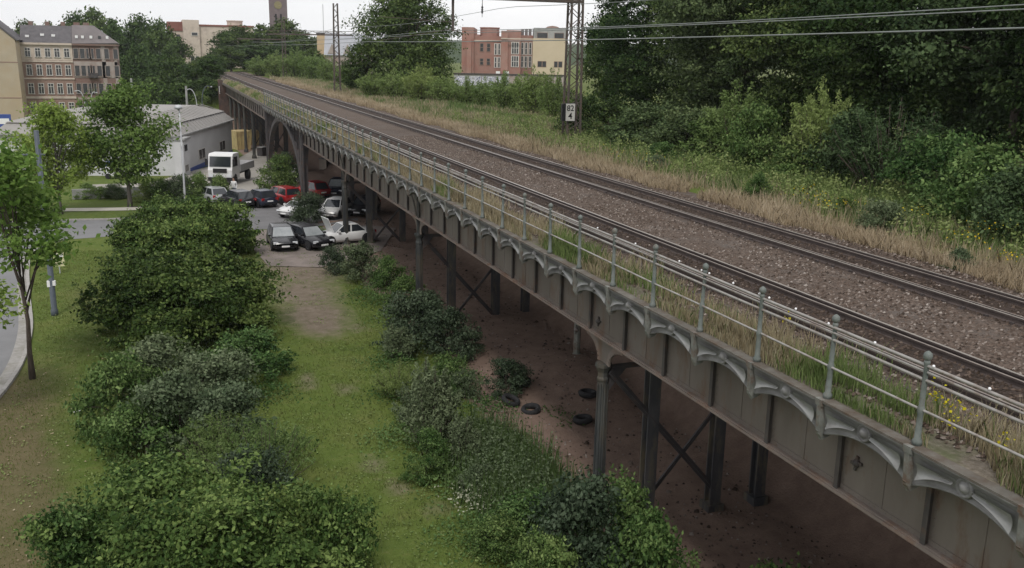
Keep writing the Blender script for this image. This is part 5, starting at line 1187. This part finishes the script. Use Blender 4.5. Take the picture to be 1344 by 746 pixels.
# ------------------------------------------------------------------ vehicles
WT = MB().lathe([(.20,-.10),(.30,-.11),(.325,-.07),(.325,.07),(.30,.11),(.20,.10)], 16, ax='y').mesh('tyre', MT['rubber'], True)
WR = MB().lathe([(.04,-.09),(.19,-.095),(.21,-.105),(.21,.105),(.19,.095),(.04,.09)], 12, ax='y').mesh('rim', MT['chrome'])
def car(loc, hd, paint, label, L_=4.2, W_=1.72, H_=1.45, style='hatch', hood_up=False, shade=None):  # shade: windscreen material override, with the sky's reflection painted in
    o = E('parked_car', loc=loc, rz=hd, scale=(.9,.9,.9), label=label, cat='car', group='cars parked beside and under the viaduct')
    hl, hw = L_/2, W_/2; bz = .88
    st = [(-hl,.80,.42,.80),(-hl+.12,.93,.26,bz-.02),(-hl*.55,1,.2,bz+.02),(0,1,.2,bz),(hl*.42,1,.2,bz-.02),(hl*.72,.98,.22,bz-.10),(hl-.14,.92,.26,bz-.20),(hl,.78,.40,.62)]
    b = MB(); ring = []
    for x, wf, zb, zt in st:
        w_ = hw*wf; ring.append([(x,-w_*.9,zb),(x,-w_,zb+.18),(x,-w_,zt-.16),(x,-w_*.90,zt),(x,0,zt+.03),(x,w_*.90,zt),(x,w_,zt-.16),(x,w_,zb+.18),(x,w_*.9,zb)])
    vs = [v for r_ in ring for v in r_]; m_ = 9
    fs = [(i*m_+k, i*m_+k+1, (i+1)*m_+k+1, (i+1)*m_+k) for i in range(len(st)-1) for k in range(m_-1)] + [(i*m_+m_-1, i*m_, (i+1)*m_, (i+1)*m_+m_-1) for i in range(len(st)-1)]
    fs += [tuple(range(m_))[::-1], tuple((len(st)-1)*m_+k for k in range(m_))]
    b.add(vs, fs); b.obj('body', paint, o, smooth=True)
    rb = {'hatch': -hl+.12, 'wagon': -hl+.06, 'sedan': -hl+.75}[style]; rt = rb + {'hatch': .45, 'wagon': .25, 'sedan': .6}[style]
    fb, ft = hl*.45, hl*.45-.72
    z0, z1 = bz-.03, H_; w0, w1 = hw*.90, hw*.72
    A0 = [(rb,-w0,z0),(fb,-w0,z0),(fb,w0,z0),(rb,w0,z0)]; A1 = [(rt,-w1,z1-.03),(ft,-w1,z1-.02),(ft,w1,z1-.02),(rt,w1,z1-.03)]
    xm = (rt+ft)/2
    g = MB().add(A0+A1+[(xm,-w1*.7,z1+.03),(xm,w1*.7,z1+.03)], [(0,1,5,4),(1,2,6,5),(2,3,7,6),(3,0,4,7),(4,5,8),(5,6,9,8),(6,7,9),(7,4,8,9)]).obj('cabin', paint, o)
    def pane(q, nm, inset=.12, out=.012, mt=MT['glass']):
        c = [np.array(v, float) for v in q]; cen = sum(c)/4; n_ = nrm(np.cross(c[1]-c[0], c[3]-c[0]))
        if np.dot(n_, cen-np.array([xm,0,z0])) < 0: n_ = -n_
        qq = [v+(cen-v)*inset+n_*out for v in c]; q2 = [v-n_*.03 for v in qq]
        MB().add(qq+q2, [(0,1,2,3),(7,6,5,4),(0,4,5,1),(1,5,6,2),(2,6,7,3),(3,7,4,0)]).obj(nm, mt, o)
    pane([A0[1],A0[2],A1[2],A1[1]], 'windscreen', .10, .012, shade or MT['glass']); pane([A0[3],A0[0],A1[0],A1[3]], 'rear_window', .14)
    for s_ in (0, 1):
        a0, b0, b1, a1 = (A0[0],A0[1],A1[1],A1[0]) if s_ == 0 else (A0[3],A0[2],A1[2],A1[3])
        mid0 = tuple((np.array(a0)*.5+np.array(b0)*.5)); mid1 = tuple((np.array(a1)*.5+np.array(b1)*.5))
        pane([a0,mid0,mid1,a1], 'side_window', .13); pane([mid0,b0,b1,mid1], 'side_window', .13)
    for x in (-hl+.78, hl-.80):
        for s_ in (-1, 1):
            w_ = E('wheel'); w_.parent = o; w_.location = (x, s_*(hw-.09), .325)
            t_ = O('tyre', WT, w_); O('rim', WR, w_)
            MB().lathe([(.38,-.02),(.38,.02),(.33,.03)], 16, c=(x, s_*(hw-.015), .34), ax='y').obj('wheel_arch', MT['black'], o)
    for s_ in (-1, 1):
        MB().box(hl-.20, hl-.03, s_*hw*.72-.16, s_*hw*.72+.16, .56, .70).obj('headlight', MT['headlamp'], o)
        MB().box(-hl+.0, -hl+.12, s_*hw*.74-.12, s_*hw*.74+.12, .66, .86).obj('tail_light', MT['redlamp'], o)
        MB().box(fb-.35, fb-.2, s_*(hw+.02)-.09, s_*(hw+.02)+.09, bz+.02, bz+.14).obj('mirror', paint, o)
    MB().box(hl-.06, hl+.03, -.26, .26, .36, .47).obj('number_plate', MT['plate'], o); MB().box(-hl-.03, -hl+.06, -.26, .26, .55, .66).obj('number_plate', MT['plate'], o)
    MB().box(hl-.1, hl+.02, -hw*.7, hw*.7, .30, .36).box(-hl-.02, -hl+.1, -hw*.7, hw*.7, .36, .44).obj('bumper_trim', MT['black'], o)
    if hood_up: MB().bar((fb+.05,0,bz), (fb+.45,0,bz+1.0), W_*.8, .04, up=(1,0,0)).obj('open_hood', paint, o)
    return o
def carpaint(n, c): return pm(n, c, tuple(x*1.1+.004 for x in c), 1, .25, 0, spec=.6)
PB, PBL, PR_, PW, PS = carpaint('black_car_paint', (.012,.012,.015)), carpaint('navy_car_paint', (.018,.022,.04)), carpaint('red_car_paint', (.27,.015,.018)), carpaint('white_car_paint', (.62,.62,.62)), carpaint('silver_car_paint', (.32,.33,.34))
SKY_REFL = pm('painted_sky_windscreen', (.24,.26,.27), (.34,.36,.37), 3, .15, spec=.8)  # pale colour paints the reflected sky into the windscreen
def cp(px, py, dx=0, dy=0): g = gp(px, py); return (g[0]+dx, g[1]+dy, float(ground_h(g[0]+dx, g[1]+dy))+.03)
HB = math.radians(112)
car(cp(322,274,-.5,1.2), HB, PB, 'black hatchback parked with its rear to the lot, nearest the person in white', 4.1, 1.75, 1.45)
car(cp(352,273,-.5,1.2), HB, PBL, 'dark navy hatchback parked between the black hatchback and the red estate', 3.8, 1.7, 1.45)
car(cp(382,269,-.5,1.5), HB, PR_, 'red estate car parked next to the navy hatchback', 4.4, 1.75, 1.45, 'wagon')
car(cp(414,262,0,1.5), HB, PR_, 'red car half hidden behind the arch pier', 4.0, 1.7, 1.5)
car(cp(286,268,-.4,1.0), HB, PS, 'silver car half hidden behind the hornbeam thicket', 4.0, 1.7, 1.42)
car(cp(446,258,0,1), math.radians(250), PBL, 'navy car with pale windscreen standing under the viaduct', 4.2, 1.72, 1.5, 'hatch', False, SKY_REFL)
car(cp(442,286,0,.6), math.radians(240), PW, 'white car standing in the shade under the viaduct', 4.2, 1.72, 1.45)
car(cp(470,286,.8,1.5), math.radians(240), PB, 'black car beside the white car in the shade under the viaduct', 4.2, 1.72, 1.45)
car(cp(372,327,0,.6), math.radians(270), PB, 'black car with pale sky reflection painted on its windscreen parked on the dirt lot', 4.2, 1.75, 1.45, 'hatch', False, SKY_REFL)
car(cp(407,326,0,.6), math.radians(292), PB, 'dark estate car with pale windscreen beside the white wreck', 4.3, 1.72, 1.42, 'wagon', False, SKY_REFL)
car(cp(455,322,0,.8), math.radians(192), PW, 'white wreck with raised bonnet among the shrubs by the column', 4.3, 1.7, 1.40, 'sedan', True)
car(cp(384,284,.3,0), math.radians(225), PW, 'white dismantled car behind the shrubs at the arch pier', 3.4, 1.5, 1.2)
# truck
tp0, tp1 = gp(296, 243), gp(338, 236)
hd = math.atan2(tp0[1]-tp1[1], tp0[0]-tp1[0]); hd += .25
tr = E('flatbed_truck', loc=(tp0[0], tp0[1]+.6, float(ground_h(tp0[0], tp0[1]))+.03), rz=hd, scale=(1.05,1.05,1.18), label='white cab flatbed truck standing in the yard by the arch', cat='truck')
b = MB()
prof = [(1.0,.45),(1.05,1.15),(.95,1.35),(.78,2.2),(.6,2.38),(-.75,2.38),(-.85,2.2),(-.85,.45)]
MB().prism(prof, 'y', -1.05, 1.05).obj('cab', PW, tr)
MB().prism([(.96,1.42),(.80,2.15),(.83,2.17),(1.0,1.42)], 'y', -.92, .92).obj('windscreen', MT['glass'], tr)
for s_ in (-1, 1):
    MB().prism([(.72,1.4),(.55,2.12),(-.35,2.12),(-.35,1.4)], 'y', s_*1.045, s_*1.065).obj('side_window', MT['glass'], tr)
    MB().box(.85,.97,s_*1.2-.1,s_*1.2+.1,1.5,2.0).obj('mirror', MT['black'], tr)
    MB().box(1.0,1.08,s_*.8-.17,s_*.8+.17,.62,.85).obj('headlight', MT['headlamp'], tr)
MB().box(1.03,1.09,-.6,.6,.95,1.28).obj('grille', MT['black'], tr); MB().box(.9,1.14,-1.06,1.06,.32,.6).obj('bumper', MT['black'], tr)
MB().box(1.13,1.15,-.26,.26,.42,.53).obj('number_plate', MT['plate'], tr)
MB().box(-4.6,.4,-.4,.4,.5,.8).obj('chassis', MT['black'], tr)
MB().box(-4.7,-.95,-1.1,1.1,.85,1.0).box(-4.7,-.95,-1.1,-1.05,1.0,1.4).box(-4.7,-.95,1.05,1.1,1.0,1.4).box(-1.0,-.95,-1.05,1.05,1.0,1.8).box(-4.7,-4.65,-1.05,1.05,1.0,1.4).obj('flatbed', pm('grey_bed', (.33,.33,.335), (.4,.4,.4), 2, .6), tr)
for x in (.25, -3.3):
    for s_ in (-1, 1):
        w_ = E('wheel'); w_.parent = tr; w_.location = (x, s_*.92, .42); w_.scale = (1.3,1.5,1.3); O('tyre', WT, w_); O('rim', WR, w_)
# skips and crates under the far spans
MT['yel'] = pm('yellow_skip', (.42,.33,.16), (.5,.40,.20), 2, .7, .05, c3=(.25,.17,.10), s3=1.2, t3=.6)
for i, (px, py, sx, sy, sz, lb) in enumerate(((316,196,2.2,3.0,2.6,'yellow ochre skip container under the far viaduct span'),(329,190,1.9,2.6,2.2,'orange tan container beside the yellow skip'))):
    g = gp(px, py); c_ = E('skip_container', loc=tuple(g), rz=.3, label=lb, cat='container'); b = MB()
    MB().add([(-sx/2*.8,-sy/2*.8,0),(sx/2*.8,-sy/2*.8,0),(sx/2*.8,sy/2*.8,0),(-sx/2*.8,sy/2*.8,0),(-sx/2,-sy/2,sz),(sx/2,-sy/2,sz),(sx/2,sy/2,sz),(-sx/2,sy/2,sz)], [(0,3,2,1),(0,1,5,4),(1,2,6,5),(2,3,7,6),(3,0,4,7),(4,5,6,7)]).obj('hull', MT['yel'], c_)
    for k in range(5): MB().bar((-sx/2*.8+sx*.8*k/4,-sy/2*.8-.04,.05),(-sx/2+sx*k/4,-sy/2-.04,sz),.08,.08).obj('rib', MT['yel'], c_)
# low shed wall of junk under the arch
for i, (px, py, lb, mt) in enumerate(((388,238,'pale metal cabinet dumped under the arch','warewall'),(396,225,'rusty metal drum standing under the arch','flange'),(345,205,'stack of dark boards under the far span','brace'),(425,222,'pale crate in the shade under the viaduct','plaster'))):
    g = gp(px, py); j = E('dumped_' + lb.split()[1 if i != 2 else 3].replace('metal','cabinet'), loc=tuple(g), rz=.4*i, label=lb, cat='junk')
    if 'drum' in lb: MB().lathe([(.3,0),(.31,.02),(.3,.3),(.32,.32),(.3,.34),(.3,.6),(.32,.62),(.3,.64),(.31,.9),(.28,.9),(.28,.86)], 14).obj('drum_body', MT[mt], j)
    else:
        MB().box(-.6,.6,-.4,.4,0,1.1).obj('box_body', MT[mt], j); MB().box(-.64,.64,-.44,.44,1.1,1.16).obj('lid', MT['concrete'], j)
# tyres on the bare soil
tyre = MB()
for i in range(20):
    pass
tv = []; tf = []
for i in range(20):
    a = 2*math.pi*i/20
    for k in range(8):
        q = 2*math.pi*k/8; rr = .27+.085*math.cos(q); tv.append((rr*math.cos(a), rr*math.sin(a), .11+.11*math.sin(q)))
    for k in range(8): tf.append((i*8+k, ((i+1)%20)*8+k, ((i+1)%20)*8+(k+1)%8, i*8+(k+1)%8))
tyre.add(tv, tf); tym = tyre.mesh('old_tyre', MT['rubber'], True)
for i, (px, py, lb) in enumerate(((685,510,'old tyre on the soil beside the creeping green shrub'),(669,537,'tilted old tyre at the edge of the weeds'),(771,528,'old tyre on bare soil, the farther of two behind the fluted column'),(765,557,'old tyre on bare soil, the nearer of two behind the fluted column'),(697,548,'half buried old tyre on the bare soil mound'))):
    g = gp(px, py); O('old_tyre', tym, loc=(g[0], g[1], surf(g[0], g[1])+.015+(.05 if i == 1 else -.05 if i == 4 else 0)), rot=(.35 if i == 1 else .06, .08*i-.15, i), label=lb, cat='tyre', group='tyres dumped on the soil under the viaduct')
# person in white beside the black hatchback
def person(loc, rz):
    J = [(0,0,.95),(0,0,1.15),(0,0,1.38),(0,0,1.47),(0,.01,1.55),(0,.02,1.66),(0,.01,1.74), (.10,0,.92),(.11,.03,.50),(.11,-.02,.08),(.11,.12,.04), (-.10,0,.92),(-.12,.06,.50),(-.12,.02,.08),(-.12,.16,.04), (.19,0,1.39),(.25,.02,1.12),(.24,.18,.98),(.23,.26,.95), (-.19,0,1.39),(-.25,-.02,1.12),(-.24,.12,.93),(-.24,.2,.9)]
    R_ = [.15,.14,.15,.07,.06,.095,.085,.10,.07,.05,.035,.10,.07,.05,.035,.075,.05,.038,.035,.075,.05,.038,.035]
    Ed = [(0,1),(1,2),(2,3),(3,4),(4,5),(5,6),(0,7),(7,8),(8,9),(9,10),(0,11),(11,12),(12,13),(13,14),(2,15),(15,16),(16,17),(17,18),(2,19),(19,20),(20,21),(21,22)]
    for base in (18, 22):
        bx, by, bz = J[base]; s_ = 1 if bx > 0 else -1
        for k, (ox, ln_) in enumerate(((-.03,.07),(-.01,.085),(.01,.08),(.03,.065))):
            J += [(bx+ox*.8, by+.05, bz-.01), (bx+ox, by+.05+ln_, bz-.03)]; R_ += [.010,.009]; Ed += [(base, len(J)-2), (len(J)-2, len(J)-1)]
        J.append((bx-s_*.05, by+.05, bz+.01)); R_.append(.011); Ed.append((base, len(J)-1))
    me = bpy.data.meshes.new('person_body'); me.from_pydata(J, Ed, []); o = bpy.data.objects.new('body', me); col.objects.link(o)
    md = o.modifiers.new('skin', 'SKIN'); md.use_smooth_shade = True
    for i, v in enumerate(me.skin_vertices[0].data): v.radius = (R_[i], R_[i]); v.use_root = i == 0
    o.modifiers.new('sub', 'SUBSURF').levels = 1; o.modifiers['sub'].render_levels = 1
    m = bpy.data.materials.new('skin_shirt_trousers'); m.use_nodes = True; t = m.node_tree
    tcn = t.nodes.new('ShaderNodeTexCoord'); sx = t.nodes.new('ShaderNodeSeparateXYZ'); t.links.new(tcn.outputs['Object'], sx.inputs[0])
    mr = t.nodes.new('ShaderNodeMapRange'); mr.inputs[1].default_value = 0; mr.inputs[2].default_value = 1.8; t.links.new(sx.outputs[2], mr.inputs[0])
    cr_ = t.nodes.new('ShaderNodeValToRGB'); cr_.color_ramp.interpolation = 'CONSTANT'; e_ = cr_.color_ramp.elements
    e_[0].position = 0; e_[0].color = (.03,.03,.03,1); e_[1].position = .055; e_[1].color = (.10,.11,.14,1)
    for p_, c_ in ((.52,(.66,.66,.66,1)),(.815,(.42,.25,.18,1))): q_ = e_.new(p_); q_.color = c_
    t.links.new(mr.outputs[0], cr_.inputs[0]); t.links.new(cr_.outputs[0], t.nodes['Principled BSDF'].inputs['Base Color'])
    me.materials.append(m)
    root = E('person', loc=loc, rz=rz, label='person in white top and dark trousers standing behind the parked black hatchback', cat='person'); o.parent = root
    MB().lathe([(.02,1.60),(.085,1.62),(.105,1.69),(.10,1.76),(.06,1.82),(.01,1.84)], 12, c=(0,-.015,0)).obj('hair', pm('dark_hair', (.02,.015,.012), (.03,.022,.018), 8, .6), root, smooth=True)
    MB().lathe([(.02,1.60),(.03,1.62),(.005,1.65)], 8, c=(0,.105,0)).obj('nose', m, root)
person((*gp(308,262)[:2], .03), 2.6)
# litter
for i, (px, py, lb, w_) in enumerate(((102,543,'white scrap of litter on the lawn beside the bright green shrub',.22),(520,142,'white stone beside the far rail',.3))):
    g = gp(px, py) if i == 0 else None
    if i == 0: MB().add([(-w_/2,-.1,.02),(w_/2,-.08,.05),(w_/2*.9,.1,.03),(-w_*.4,.09,.09),(0,0,.12)], [(0,1,4),(1,2,4),(2,3,4),(3,0,4)]).obj('litter_scrap', MT['white'], loc=(g[0], g[1], .05), label=lb, cat='litter')

# ------------------------------------------------------------------ haze
hz = MB().box(-1000, 1100, -60, 1400, -9, 60).obj('haze', None, kind='stuff', label='thin pale summer haze over the whole place', cat='haze')
hm = bpy.data.materials.new('haze_air'); hm.use_nodes = True; t = hm.node_tree; t.nodes.clear()
pv_ = t.nodes.new('ShaderNodeVolumePrincipled'); pv_.inputs['Color'].default_value = (.93,.95,1,1); pv_.inputs['Density'].default_value = .00013; pv_.inputs['Anisotropy'].default_value = .2
mo = t.nodes.new('ShaderNodeOutputMaterial'); t.links.new(pv_.outputs[0], mo.inputs['Volume']); hz.data.materials.append(hm)
